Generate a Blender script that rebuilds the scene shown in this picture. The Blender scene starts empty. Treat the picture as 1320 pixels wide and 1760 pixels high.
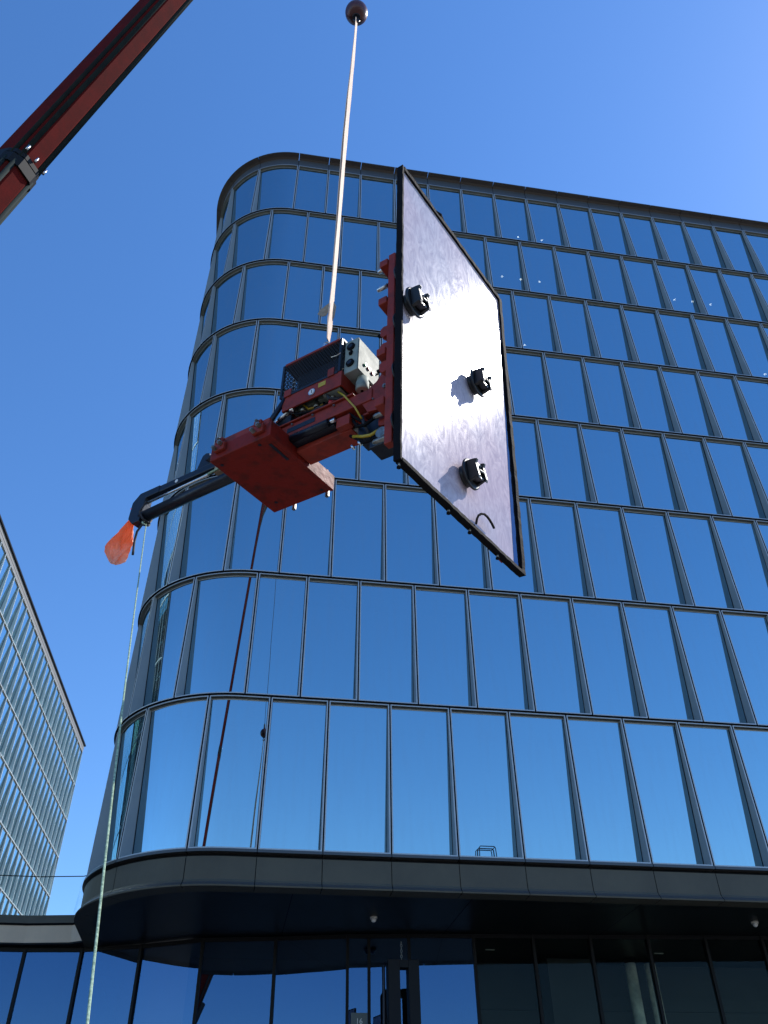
import bpy, bmesh, math, random
from mathutils import Vector, Matrix
random.seed(7)
sc = bpy.context.scene
col = sc.collection
R = math.radians

# ------------------------------------------------------------ camera, sky, sun, exposure
EYE = 1.6
cd = bpy.data.cameras.new('camera')
cam = bpy.data.objects.new('camera', cd)
col.objects.link(cam)
cd.sensor_fit = 'VERTICAL'
cd.sensor_height = 24.0
cd.lens = 1443.7 / 1760 * 24.0
cd.clip_end = 6000
cd.clip_start = 0.05
sc.camera = cam
pit, yaw, roll = R(39.97), R(10.06), R(-1.23)
fwd = Vector((math.sin(yaw) * math.cos(pit), math.cos(yaw) * math.cos(pit), math.sin(pit)))
rt = Vector((math.cos(yaw), -math.sin(yaw), 0))
up = rt.cross(fwd)
rr = rt * math.cos(roll) + up * math.sin(roll)
uu = up * math.cos(roll) - rt * math.sin(roll)
cam.matrix_world = Matrix(((rr.x, uu.x, -fwd.x, 0), (rr.y, uu.y, -fwd.y, 0), (rr.z, uu.z, -fwd.z, EYE), (0, 0, 0, 1)))

SUN_AZ, SUN_EL = 76.0, 45.6
w = bpy.data.worlds.new('World')
sc.world = w
w.use_nodes = True
nt = w.node_tree
sky = nt.nodes.new('ShaderNodeTexSky')
sky.sky_type = 'NISHITA'
sky.sun_disc = False
sky.sun_elevation = R(SUN_EL)
sky.sun_rotation = R(SUN_AZ)
sky.air_density = 1.0
sky.dust_density = 0.12
sky.ozone_density = 4.5
bg = nt.nodes['Background']
hs = nt.nodes.new('ShaderNodeHueSaturation')
hs.inputs['Saturation'].default_value = 1.18
hs.inputs['Hue'].default_value = 0.504
nt.links.new(sky.outputs[0], hs.inputs['Color'])
nt.links.new(hs.outputs[0], bg.inputs['Color'])
bg.inputs['Strength'].default_value = 0.15

sd = bpy.data.lights.new('sun', 'SUN')
sd.energy = 3.5
sd.angle = R(0.53)
sd.color = (1.0, 0.95, 0.88)
sun = bpy.data.objects.new('sun', sd)
col.objects.link(sun)
sv = Vector((math.sin(R(SUN_AZ)) * math.cos(R(SUN_EL)), math.cos(R(SUN_AZ)) * math.cos(R(SUN_EL)), math.sin(R(SUN_EL))))
sun.rotation_euler = sv.to_track_quat('Z', 'Y').to_euler()
sun.location = (30, 10, 60)

sc.view_settings.view_transform = 'Standard'
sc.view_settings.look = 'None'
sc.view_settings.gamma = 1
sc.view_settings.exposure = 0.68
sc.view_settings.use_curve_mapping = False
sc.render.engine = 'CYCLES'
sc.cycles.max_bounces = 8
sc.cycles.transparent_max_bounces = 12

# ------------------------------------------------------------ materials
def base_mat(name):
    m = bpy.data.materials.new(name)
    m.use_nodes = True
    return m, m.node_tree, m.node_tree.nodes['Principled BSDF']

def mat(name, c, rough=0.5, metal=0.0, c2=None, scale=4.0, amt=0.5, bump=0.0, spec=0.5, detail=6, stretch=None, bscale=None, rvar=0.0, coat=0.0):
    m, t, p = base_mat(name)
    p.inputs['Roughness'].default_value = rough
    p.inputs['Metallic'].default_value = metal
    p.inputs['Specular IOR Level'].default_value = spec
    p.inputs['Coat Weight'].default_value = coat
    p.inputs['Base Color'].default_value = (*c, 1)
    tc = t.nodes.new('ShaderNodeTexCoord')
    mp = t.nodes.new('ShaderNodeMapping')
    t.links.new(tc.outputs['Object'], mp.inputs['Vector'])
    if stretch: mp.inputs['Scale'].default_value = stretch
    if c2 or rvar:
        n = t.nodes.new('ShaderNodeTexNoise')
        n.inputs['Scale'].default_value = scale
        n.inputs['Detail'].default_value = detail
        n.inputs['Roughness'].default_value = 0.65
        t.links.new(mp.outputs[0], n.inputs['Vector'])
        if c2:
            r = t.nodes.new('ShaderNodeValToRGB')
            r.color_ramp.elements[0].position = max(0, amt - 0.12)
            r.color_ramp.elements[1].position = min(1, amt + 0.12)
            r.color_ramp.elements[0].color = (*c, 1)
            r.color_ramp.elements[1].color = (*c2, 1)
            t.links.new(n.outputs['Fac'], r.inputs['Fac'])
            t.links.new(r.outputs['Color'], p.inputs['Base Color'])
        if rvar:
            q = t.nodes.new('ShaderNodeMapRange')
            q.inputs['To Min'].default_value = max(0.02, rough - rvar)
            q.inputs['To Max'].default_value = rough + rvar
            t.links.new(n.outputs['Fac'], q.inputs['Value'])
            t.links.new(q.outputs[0], p.inputs['Roughness'])
    if bump:
        n2 = t.nodes.new('ShaderNodeTexNoise')
        n2.inputs['Scale'].default_value = bscale or scale * 4
        n2.inputs['Detail'].default_value = 6
        t.links.new(mp.outputs[0], n2.inputs['Vector'])
        b = t.nodes.new('ShaderNodeBump')
        b.inputs['Strength'].default_value = bump
        b.inputs['Distance'].default_value = 0.02
        t.links.new(n2.outputs['Fac'], b.inputs['Height'])
        t.links.new(b.outputs[0], p.inputs['Normal'])
    return m

def glass_mat(name, refl, body, trans, rough=0.004, bump=0.02, fres=0.0, dirt=0.03):
    """coated facade glass: tinted mirror over a see-through body, faint waviness and rain marks"""
    m = bpy.data.materials.new(name)
    m.use_nodes = True
    t = m.node_tree
    t.nodes.clear()
    out = t.nodes.new('ShaderNodeOutputMaterial')
    gl = t.nodes.new('ShaderNodeBsdfGlossy')
    gl.inputs['Color'].default_value = (*refl, 1)
    gl.inputs['Roughness'].default_value = rough
    tr = t.nodes.new('ShaderNodeBsdfTransparent')
    tr.inputs['Color'].default_value = (*body, 1)
    mx = t.nodes.new('ShaderNodeMixShader')
    lw = t.nodes.new('ShaderNodeLayerWeight')
    lw.inputs['Blend'].default_value = 0.35
    mr = t.nodes.new('ShaderNodeMapRange')
    mr.inputs['To Min'].default_value = 1 - trans
    mr.inputs['To Max'].default_value = min(1.0, 1 - trans + fres)
    t.links.new(lw.outputs['Fresnel'], mr.inputs['Value'])
    t.links.new(mr.outputs[0], mx.inputs['Fac'])
    t.links.new(tr.outputs[0], mx.inputs[1])
    t.links.new(gl.outputs[0], mx.inputs[2])
    tc = t.nodes.new('ShaderNodeTexCoord')
    oi = t.nodes.new('ShaderNodeObjectInfo')
    vm = t.nodes.new('ShaderNodeVectorMath')
    vm.operation = 'MULTIPLY_ADD'
    cx = t.nodes.new('ShaderNodeCombineXYZ')
    t.links.new(oi.outputs['Random'], cx.inputs[0])
    t.links.new(oi.outputs['Random'], cx.inputs[1])
    t.links.new(cx.outputs[0], vm.inputs[0])
    vm.inputs[1].default_value = (50, 50, 50)
    t.links.new(tc.outputs['Object'], vm.inputs[2])
    n = t.nodes.new('ShaderNodeTexNoise')
    n.inputs['Scale'].default_value = 0.55
    n.inputs['Detail'].default_value = 1
    t.links.new(vm.outputs[0], n.inputs['Vector'])
    b = t.nodes.new('ShaderNodeBump')
    b.inputs['Strength'].default_value = bump
    b.inputs['Distance'].default_value = 0.1
    t.links.new(n.outputs['Fac'], b.inputs['Height'])
    t.links.new(b.outputs[0], gl.inputs['Normal'])
    # streaky dust film
    mp = t.nodes.new('ShaderNodeMapping')
    mp.inputs['Scale'].default_value = (5, 5, 0.5)
    t.links.new(vm.outputs[0], mp.inputs['Vector'])
    n2 = t.nodes.new('ShaderNodeTexNoise')
    n2.inputs['Scale'].default_value = 1.6
    n2.inputs['Detail'].default_value = 5
    t.links.new(mp.outputs[0], n2.inputs['Vector'])
    rp = t.nodes.new('ShaderNodeMapRange')
    rp.inputs['From Min'].default_value = 0.45
    rp.inputs['From Max'].default_value = 0.8
    rp.inputs['To Min'].default_value = dirt * 0.3
    rp.inputs['To Max'].default_value = dirt * 2.5
    t.links.new(n2.outputs['Fac'], rp.inputs['Value'])
    df = t.nodes.new('ShaderNodeBsdfDiffuse')
    df.inputs['Color'].default_value = (0.32, 0.34, 0.36, 1)
    mx2 = t.nodes.new('ShaderNodeMixShader')
    t.links.new(rp.outputs[0], mx2.inputs['Fac'])
    t.links.new(mx.outputs[0], mx2.inputs[1])
    t.links.new(df.outputs[0], mx2.inputs[2])
    t.links.new(mx2.outputs[0], out.inputs['Surface'])
    return m

M = {}
M['glass'] = glass_mat('facade_glass', (0.36, 0.54, 0.62), (0.30, 0.36, 0.38), 0.10)
M['glass_far'] = glass_mat('far_facade_glass', (0.52, 0.70, 0.74), (0.30, 0.40, 0.38), 0.10, dirt=0.05)
M['lobby_glass'] = glass_mat('lobby_glass', (0.075, 0.15, 0.27), (0.5, 0.55, 0.55), 0.25, dirt=0.010)
M['clear_glass'] = glass_mat('clear_lobby_glass', (0.35, 0.42, 0.42), (0.75, 0.85, 0.8), 0.975, dirt=0.002, fres=0.05)
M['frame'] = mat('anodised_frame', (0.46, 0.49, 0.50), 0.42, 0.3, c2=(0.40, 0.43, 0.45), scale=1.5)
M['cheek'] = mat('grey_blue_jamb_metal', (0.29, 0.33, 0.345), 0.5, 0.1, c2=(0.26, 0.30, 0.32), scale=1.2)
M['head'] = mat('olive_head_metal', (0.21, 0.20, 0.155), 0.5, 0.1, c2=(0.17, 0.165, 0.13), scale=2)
M['gasket'] = mat('black_gasket', (0.006, 0.007, 0.010), 0.7, spec=0.2)
M['cheek_far'] = mat('pale_jamb_metal', (0.46, 0.54, 0.53), 0.5, 0.0, c2=(0.40, 0.47, 0.47), scale=1.2)
M['frame_far'] = mat('pale_frame', (0.62, 0.66, 0.64), 0.45, 0.1)
M['far_fascia'] = mat('beige_grey_fascia', (0.20, 0.19, 0.175), 0.6)
M['fascia'] = mat('dark_fascia_panel', (0.078, 0.068, 0.043), 0.6, 0.0, c2=(0.064, 0.056, 0.037), scale=0.8, rvar=0.08, bump=0.03, bscale=1.0)
M['ledge'] = mat('fascia_ledge', (0.10, 0.095, 0.088), 0.32, 0.5)
M['coping_under'] = mat('bronze_coping', (0.075, 0.060, 0.050), 0.5, 0.3)
M['parapet'] = mat('blue_grey_parapet', (0.085, 0.095, 0.105), 0.45, 0.3)
M['bronze'] = mat('bronze_fascia', (0.70, 0.56, 0.41), 0.4, 0.1, c2=(0.60, 0.49, 0.37), scale=0.9, amt=0.5, bump=0.05, bscale=2)  # bronze, with light bounced from nearby glass put into the pale warm colour
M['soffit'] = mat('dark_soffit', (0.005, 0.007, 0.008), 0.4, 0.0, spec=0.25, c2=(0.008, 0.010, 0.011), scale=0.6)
M['rail_glass'] = glass_mat('rail_glass', (0.5, 0.55, 0.55), (0.96, 0.98, 0.97), 0.985, dirt=0.003, fres=0.05)
M['mullion'] = mat('black_mullion', (0.006, 0.006, 0.007), 0.55, 0.0, spec=0.2)
M['interior'] = mat('dark_interior', (0.022, 0.025, 0.026), 0.9, c2=(0.03, 0.034, 0.034), scale=0.4)
M['slab'] = mat('ceiling_slab', (0.16, 0.17, 0.18), 0.9)
M['column'] = mat('pale_column', (0.75, 0.75, 0.64), 0.7, c2=(0.36, 0.37, 0.33), scale=2)
M['paving'] = mat('pale_paving', (0.21, 0.20, 0.18), 0.85, c2=(0.16, 0.155, 0.14), scale=0.35, bump=0.1, bscale=30)
M['red'] = mat('worn_red_paint', (0.27, 0.028, 0.014), 0.5, 0.0, spec=0.3, c2=(0.15, 0.022, 0.014), scale=9, amt=0.56, bump=0.15, bscale=30, rvar=0.12)
M['red_rusty'] = mat('scuffed_red_plate', (0.19, 0.011, 0.005), 0.6, 0.0, spec=0.25, c2=(0.04, 0.010, 0.007), scale=6, amt=0.60, detail=12, bump=0.25, bscale=25, rvar=0.15)
M['navy'] = mat('black_navy_steel', (0.008, 0.012, 0.022), 0.38, 0.3, c2=(0.02, 0.024, 0.032), scale=14, amt=0.62, bump=0.1)
M['rubber'] = mat('black_rubber', (0.008, 0.008, 0.010), 0.8, 0.0, bump=0.25, bscale=60, spec=0.08)
M['cup'] = mat('black_suction_plastic', (0.007, 0.007, 0.009), 0.45, 0.0, bump=0.1, bscale=30)
M['box_grey'] = mat('pale_green_grey_enamel', (0.30, 0.35, 0.32), 0.6, 0.0, spec=0.2, c2=(0.20, 0.25, 0.235), scale=9, amt=0.55, rvar=0.1)
M['battery'] = mat('grey_green_case', (0.16, 0.19, 0.16), 0.5)
M['steel'] = mat('bright_steel', (0.62, 0.62, 0.62), 0.28, 1.0, rvar=0.1, scale=8)
M['dull_steel'] = mat('dull_steel', (0.30, 0.31, 0.30), 0.4, 0.8, c2=(0.18, 0.17, 0.15), scale=20)
M['sling'] = mat('pinkish_webbing', (0.80, 0.60, 0.46), 0.8, c2=(0.70, 0.50, 0.37), scale=30, bump=0.3, bscale=120)
M['canvas'] = mat('torn_canvas', (0.40, 0.31, 0.22), 0.9, c2=(0.30, 0.22, 0.15), scale=20)
M['ball'] = mat('oxide_red_ball', (0.10, 0.022, 0.018), 0.33, 0.2, c2=(0.05, 0.015, 0.014), scale=10, bump=0.1)
M['boom'] = mat('crane_boom_red', (0.105, 0.010, 0.009), 0.8, 0.0, spec=0.03, c2=(0.07, 0.010, 0.009), scale=2.2, detail=10, bump=0.05, bscale=8)
M['boom_seam'] = mat('crane_boom_grease', (0.018, 0.028, 0.027), 0.85, 0.0, spec=0.1, c2=(0.014, 0.02, 0.022), scale=4)
M['rope_dark'] = mat('dark_rope', (0.02, 0.022, 0.03), 0.7)
M['rope_green'] = mat('pale_green_rope', (0.42, 0.55, 0.38), 0.8, c2=(0.16, 0.24, 0.16), scale=60)
M['green'] = mat('green_button', (0.02, 0.50, 0.15), 0.3)
M['redbtn'] = mat('red_button', (0.50, 0.01, 0.03), 0.3)
M['yellow'] = mat('yellow_hose', (0.45, 0.32, 0.02), 0.4)
M['plaque'] = mat('grey_plaque', (0.11, 0.13, 0.13), 0.5)
M['letter'] = mat('white_letter', (0.75, 0.75, 0.72), 0.5)
M['leaf'] = mat('palm_leaf', (0.045, 0.085, 0.030), 0.5, c2=(0.07, 0.11, 0.04), scale=2)
M['bark'] = mat('palm_bark', (0.16, 0.12, 0.085), 0.9, bump=0.5)
M['tyre'] = mat('tyre_rubber', (0.02, 0.02, 0.02), 0.8)
M['white'] = mat('white_paint', (0.72, 0.72, 0.70), 0.45)

def emis(name, c, s):
    m, t, p = base_mat(name)
    p.inputs['Emission Color'].default_value = (*c, 1)
    p.inputs['Emission Strength'].default_value = s
    return m
M['lamp'] = emis('lit_downlight', (1.0, 0.95, 0.85), 9)
M['lamp_soft'] = mat('downlight_glass', (0.55, 0.52, 0.45), 0.3)

# flag: thin orange plastic film
m, t, p = base_mat('orange_plastic_film')
p.inputs['Base Color'].default_value = (0.85, 0.16, 0.035, 1)
p.inputs['Roughness'].default_value = 0.35
tl = t.nodes.new('ShaderNodeBsdfTranslucent')
tl.inputs['Color'].default_value = (0.95, 0.22, 0.06, 1)
tcf = t.nodes.new('ShaderNodeTexCoord'); sx_ = t.nodes.new('ShaderNodeSeparateXYZ'); t.links.new(tcf.outputs['Object'], sx_.inputs[0])
nf = t.nodes.new('ShaderNodeTexNoise'); nf.inputs['Scale'].default_value = 14; t.links.new(tcf.outputs['Object'], nf.inputs['Vector'])
ad = t.nodes.new('ShaderNodeMath'); ad.operation = 'MULTIPLY_ADD'; ad.inputs[1].default_value = .18; t.links.new(nf.outputs['Fac'], ad.inputs[0]); t.links.new(sx_.outputs['Z'], ad.inputs[2])
rf = t.nodes.new('ShaderNodeValToRGB'); rf.color_ramp.elements[0].position = 0.50; rf.color_ramp.elements[1].position = 0.70
rf.color_ramp.elements[0].color = (0.90, 0.55, 0.46, 1); rf.color_ramp.elements[1].color = (0.95, 0.27, 0.08, 1)
ad2 = t.nodes.new('ShaderNodeMath'); ad2.operation = 'ADD'; ad2.inputs[1].default_value = 0.90; t.links.new(ad.outputs[0], ad2.inputs[0])
t.links.new(ad2.outputs[0], rf.inputs[0]); t.links.new(rf.outputs[0], p.inputs['Base Color']); t.links.new(rf.outputs[0], tl.inputs['Color'])
ms = t.nodes.new('ShaderNodeMixShader'); ms.inputs[0].default_value = 0.5
o = t.nodes['Material Output']
t.links.new(p.outputs[0], ms.inputs[1]); t.links.new(tl.outputs[0], ms.inputs[2]); t.links.new(ms.outputs[0], o.inputs[0])
M['flag'] = m

# dirty protective film on the hanging pane
m, t, p = base_mat('dusty_film_on_glass')
tc = t.nodes.new('ShaderNodeTexCoord')
mp = t.nodes.new('ShaderNodeMapping'); mp.inputs['Rotation'].default_value = (R(-30), 0, 0); mp.inputs['Scale'].default_value = (1, 2.2, 1.0)
n1 = t.nodes.new('ShaderNodeTexNoise'); n1.inputs['Scale'].default_value = 3.2; n1.inputs['Detail'].default_value = 9; n1.inputs['Roughness'].default_value = 0.68; n1.inputs['Distortion'].default_value = 3.2
n2 = t.nodes.new('ShaderNodeTexNoise'); n2.inputs['Scale'].default_value = 0.9; n2.inputs['Detail'].default_value = 2
t.links.new(tc.outputs['Object'], mp.inputs['Vector']); t.links.new(mp.outputs[0], n1.inputs['Vector']); t.links.new(tc.outputs['Object'], n2.inputs['Vector'])
r1 = t.nodes.new('ShaderNodeValToRGB')
r1.color_ramp.elements[0].position = 0.36; r1.color_ramp.elements[1].position = 0.66
r1.color_ramp.elements[0].color = (0.40, 0.365, 0.41, 1); r1.color_ramp.elements[1].color = (0.56, 0.52, 0.555, 1)
r2 = t.nodes.new('ShaderNodeValToRGB')
r2.color_ramp.elements[0].position = 0.35; r2.color_ramp.elements[1].position = 0.65
r2.color_ramp.elements[0].color = (0.90, 0.93, 1.0, 1); r2.color_ramp.elements[1].color = (1.0, 0.86, 0.90, 1)
mc = t.nodes.new('ShaderNodeMixRGB'); mc.blend_type = 'MULTIPLY'; mc.inputs[0].default_value = 1
t.links.new(n1.outputs['Fac'], r1.inputs[0]); t.links.new(n2.outputs['Fac'], r2.inputs[0])
t.links.new(r1.outputs[0], mc.inputs[1]); t.links.new(r2.outputs[0], mc.inputs[2]); t.links.new(mc.outputs[0], p.inputs['Base Color'])
rr1 = t.nodes.new('ShaderNodeMapRange'); rr1.inputs['From Min'].default_value = 0.3; rr1.inputs['From Max'].default_value = 0.7
rr1.inputs['To Min'].default_value = 0.13; rr1.inputs['To Max'].default_value = 0.21
t.links.new(n1.outputs['Fac'], rr1.inputs['Value']); t.links.new(rr1.outputs[0], p.inputs['Roughness'])
p.inputs['Specular IOR Level'].default_value = 0.075
bm_ = t.nodes.new('ShaderNodeBump'); bm_.inputs['Strength'].default_value = 0.035; bm_.inputs['Distance'].default_value = 0.02
t.links.new(n1.outputs['Fac'], bm_.inputs['Height']); t.links.new(bm_.outputs[0], p.inputs['Normal'])
M['film'] = m

# ------------------------------------------------------------ mesh helper
class MB:
    def __init__(s):
        s.v = []; s.f = []; s.mi = []; s.mats = []; s.smooth = []
    def m(s, name):
        if name not in s.mats: s.mats.append(name)
        return s.mats.index(name)
    def poly(s, pts, mat, smooth=False):
        b = len(s.v); s.v += [tuple(p) for p in pts]
        s.f.append(tuple(range(b, b + len(pts)))); s.mi.append(s.m(mat)); s.smooth.append(smooth)
    def hexa(s, p, mat):
        """8 points: bottom 4 (ccw) then top 4"""
        b = len(s.v); s.v += [tuple(q) for q in p]; k = s.m(mat)
        for f in ((3, 2, 1, 0), (4, 5, 6, 7), (0, 1, 5, 4), (1, 2, 6, 5), (2, 3, 7, 6), (3, 0, 4, 7)):
            s.f.append(tuple(b + i for i in f)); s.mi.append(k); s.smooth.append(False)
    def box(s, lo, hi, mat):
        x0, y0, z0 = lo; x1, y1, z1 = hi
        s.hexa([(x0, y0, z0), (x1, y0, z0), (x1, y1, z0), (x0, y1, z0), (x0, y0, z1), (x1, y0, z1), (x1, y1, z1), (x0, y1, z1)], mat)
    def tube(s, pts, r, mat, n=8, cap=True, r_list=None):
        pts = [Vector(p) for p in pts]; b = len(s.v); k = s.m(mat); prev = None
        for i, p in enumerate(pts):
            d = (pts[min(i + 1, len(pts) - 1)] - pts[max(i - 1, 0)]).normalized()
            if prev is None:
                a = d.cross(Vector((0, 0, 1)))
                if a.length < 0.1: a = d.cross(Vector((1, 0, 0)))
            else:
                a = prev - d * prev.dot(d)
            a.normalize(); prev = a; c = d.cross(a)
            ri = r_list[i] if r_list else r
            for j in range(n):
                q = p + (a * math.cos(2 * math.pi * j / n) + c * math.sin(2 * math.pi * j / n)) * ri
                s.v.append(tuple(q))
        for i in range(len(pts) - 1):
            for j in range(n):
                s.f.append((b + i * n + j, b + i * n + (j + 1) % n, b + (i + 1) * n + (j + 1) % n, b + (i + 1) * n + j)); s.mi.append(k); s.smooth.append(n > 6)
        if cap:
            s.f.append(tuple(b + j for j in reversed(range(n)))); s.mi.append(k); s.smooth.append(False)
            e = b + (len(pts) - 1) * n
            s.f.append(tuple(e + j for j in range(n))); s.mi.append(k); s.smooth.append(False)
    def prism(s, poly, d0, d1, fn, mat):
        """poly: list of 2d points; fn(u,v,d) -> 3d point; extruded from d0 to d1"""
        n = len(poly); b = len(s.v); k = s.m(mat)
        s.v += [tuple(fn(u, v, d0)) for u, v in poly] + [tuple(fn(u, v, d1)) for u, v in poly]
        s.f.append(tuple(b + i for i in reversed(range(n)))); s.f.append(tuple(b + n + i for i in range(n)))
        s.mi += [k, k]; s.smooth += [False, False]
        for i in range(n):
            j = (i + 1) % n
            s.f.append((b + i, b + j, b + n + j, b + n + i)); s.mi.append(k); s.smooth.append(False)
    def mesh(s, name, fix=False):
        me = bpy.data.meshes.new(name)
        me.from_pydata(s.v, [], s.f)
        for q in s.mats: me.materials.append(M[q])
        for i, pl in enumerate(me.polygons):
            pl.material_index = s.mi[i]; pl.use_smooth = s.smooth[i]
        if fix:
            bm = bmesh.new(); bm.from_mesh(me)
            bmesh.ops.recalc_face_normals(bm, faces=bm.faces); bm.to_mesh(me); bm.free()
        me.update()
        return me
    def build(s, name, parent=None, bevel=0.0, fix=True):
        o = bpy.data.objects.new(name, s.mesh(name, fix))
        col.objects.link(o)
        if parent: o.parent = parent
        if bevel:
            bv = o.modifiers.new('bevel', 'BEVEL'); bv.width = bevel; bv.segments = 2; bv.limit_method = 'ANGLE'
        return o

def tag(o, label=None, cat=None, group=None, kind=None):
    if label: o['label'] = label
    if cat: o['category'] = cat
    if group: o['group'] = group
    if kind: o['kind'] = kind
    return o

def empty(name, label, cat, loc=(0, 0, 0), group=None):
    o = bpy.data.objects.new(name, None); col.objects.link(o); o.location = loc
    return tag(o, label, cat, group)

def link(name, me, parent=None):
    o = bpy.data.objects.new(name, me); col.objects.link(o)
    if parent: o.parent = parent
    return o

# ------------------------------------------------------------ ground
g = MB()
g.poly([(-2500, -2500, 0), (2500, -2500, 0), (2500, 2500, 0), (-2500, 2500, 0)], 'paving')
tag(g.build('ground'), 'pale paving of the square around the buildings', kind='structure')

# ------------------------------------------------------------ office building: facade path
W = 1.5
D0 = 18.522                      # plane of the flat front
XT, RC = -0.225, 3.225           # start of the curve and its radius
CX, CY = XT, D0 + RC
ARC = RC * math.pi / 2
def path(s, d=0.0):
    """facade coordinate s (metres, grows to the right), depth d inward -> (x, y)"""
    if s >= XT: return (s, D0 + d)
    a = (XT - s) / RC
    if a <= math.pi / 2:
        r = RC - d
        return (CX - r * math.sin(a), CY - r * math.cos(a))
    return (CX - RC + d, CY + (XT - s - ARC))
ZB = [(4.007 + 2.415 * k) * W + EYE for k in range(9)]      # storey lines
DT, DB = 0.105, 0.345             # depth of the glass at head and sill
LEAN, OUT = -0.045, 0.045

def unit(s0, s1, z0, z1, P, dt=DT, db=DB, fr='frame', ck='cheek', hd='head', gl='glass', lean=LEAN, out=OUT, gap=0.017, curved=False, org=None):
    """one cassette of the facade: frame lips, splayed cheeks and a leaning pane"""
    fw = 0.028
    def pt(s, z, d):
        k = (z1 - z) / (z1 - z0)
        x, y = P(s + lean * k, d - out * k)
        return Vector((x, y, z)) - org
    nseg = 8 if curved else 1
    def strip(mb, sa, sb, za, zb, da, db_, mat, smooth=False):
        for i in range(nseg):
            a = sa + (sb - sa) * i / nseg; b = sa + (sb - sa) * (i + 1) / nseg
            mb.poly([pt(a, za, da), pt(b, za, da), pt(b, zb, db_), pt(a, zb, db_)], mat, smooth)
    f = MB()
    a0, a1 = s0 + gap, s1 - gap; b0, b1 = a0 + fw, a1 - fw
    y0, y1 = z0 + gap, z1 - gap; w0, w1 = y0 + fw, y1 - fw
    # front lips
    strip(f, a0, a1, y0, w0, 0, 0, fr); strip(f, a0, a1, w1, y1, 0, 0, fr)
    f.poly([pt(a0, w0, 0), pt(b0, w0, 0), pt(b0, w1, 0), pt(a0, w1, 0)], fr)
    f.poly([pt(b1, w0, 0), pt(a1, w0, 0), pt(a1, w1, 0), pt(b1, w1, 0)], fr)
    # outer returns into the joint and the joint bottom
    f.poly([pt(a0, y0, 0), pt(a0, y1, 0), pt(a0, y1, .06), pt(a0, y0, .06)], 'gasket')
    f.poly([pt(a1, y0, 0), pt(a1, y1, 0), pt(a1, y1, .06), pt(a1, y0, .06)], 'gasket')
    strip(f, a0, a1, y0, y0, 0, .06, 'gasket'); strip(f, a0, a1, y1, y1, 0, .06, 'gasket')
    strip(f, s0, s1, z0, y0, .055, .055, 'gasket'); strip(f, s0, s1, y1, z1, .055, .055, 'gasket')
    f.poly([pt(s0, z0, .055), pt(a0, z0, .055), pt(a0, z1, .055), pt(s0, z1, .055)], 'gasket')
    f.poly([pt(a1, z0, .055), pt(s1, z0, .055), pt(s1, z1, .055), pt(a1, z1, .055)], 'gasket')
    # cheeks: outer piece, dark joint, inner piece
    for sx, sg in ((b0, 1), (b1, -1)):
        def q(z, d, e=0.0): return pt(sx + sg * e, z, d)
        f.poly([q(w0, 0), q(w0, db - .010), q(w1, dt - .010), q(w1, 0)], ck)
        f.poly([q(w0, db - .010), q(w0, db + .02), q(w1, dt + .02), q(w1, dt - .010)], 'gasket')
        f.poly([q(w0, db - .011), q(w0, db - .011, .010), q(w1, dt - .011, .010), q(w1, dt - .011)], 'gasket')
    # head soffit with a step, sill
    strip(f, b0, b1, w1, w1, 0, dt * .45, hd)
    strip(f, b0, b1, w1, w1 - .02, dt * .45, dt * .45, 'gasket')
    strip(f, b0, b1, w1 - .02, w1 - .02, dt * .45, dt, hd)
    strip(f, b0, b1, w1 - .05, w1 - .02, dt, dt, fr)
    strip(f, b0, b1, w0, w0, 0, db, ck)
    p = MB()
    n_ = 28 if curved else 1
    k_ = p.m(gl)
    for i in range(n_ + 1):
        s_ = b0 - .002 + (b1 - b0 + .004) * i / n_
        p.v += [tuple(pt(s_, w0, db)), tuple(pt(s_, w1 - .05, dt + .004))]
    for i in range(n_):
        p.f.append((2 * i, 2 * i + 2, 2 * i + 3, 2 * i + 1)); p.mi.append(k_); p.smooth.append(curved)
    return f, p

def node_list(row, smin, smax):
    if row % 2 == 1:
        base = [1.219, .288, -.695, -1.85, -2.93]; step0, right0 = 1.07, 1.219
    else:
        base = [1.719, .78, -.10, -1.26, -2.33, -3.40]; step0, right0 = 1.07, 1.719
    n = [b * W for b in base]
    while n[-1] > smin: n.append(n[-1] - 1.05 * W)
    n = n[::-1]
    k = 1
    while n[-1] < smax: n.append((right0 + k) * W); k += 1
    return n

OFF = empty('office_building', 'eight storey glass office building with a rounded corner and dark grey frames', 'building', (4, D0, 0))
oloc = Vector((4, D0, 0))
SMIN, SMAX = -19.0, 27.5
proto = {}
for row in range(1, 9):
    nd = node_list(row, SMIN, SMAX)
    for s0, s1 in zip(nd[:-1], nd[1:]):
        straight = s0 + LEAN >= XT + 0.001 and abs((s1 - s0) - W) < 0.002
        cv = not (s0 + LEAN >= XT) and not (s1 < XT - ARC)
        x, y = path(s0)
        org = Vector((x, y, ZB[row - 1]))
        if straight and 'w' in proto:
            fm, pm = proto['w']
        else:
            f, p = unit(s0, s1, ZB[row - 1], ZB[row], path, curved=cv, org=org)
            fm, pm = f.mesh('window'), p.mesh('pane')
            if straight: proto['w'] = (fm, pm)
        wo = link('window', fm, OFF); wo.location = org - oloc
        po_ = link('pane', pm, wo); po_.rotation_euler = (random.gauss(0, .0011), 0, random.gauss(0, .0013))

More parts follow.
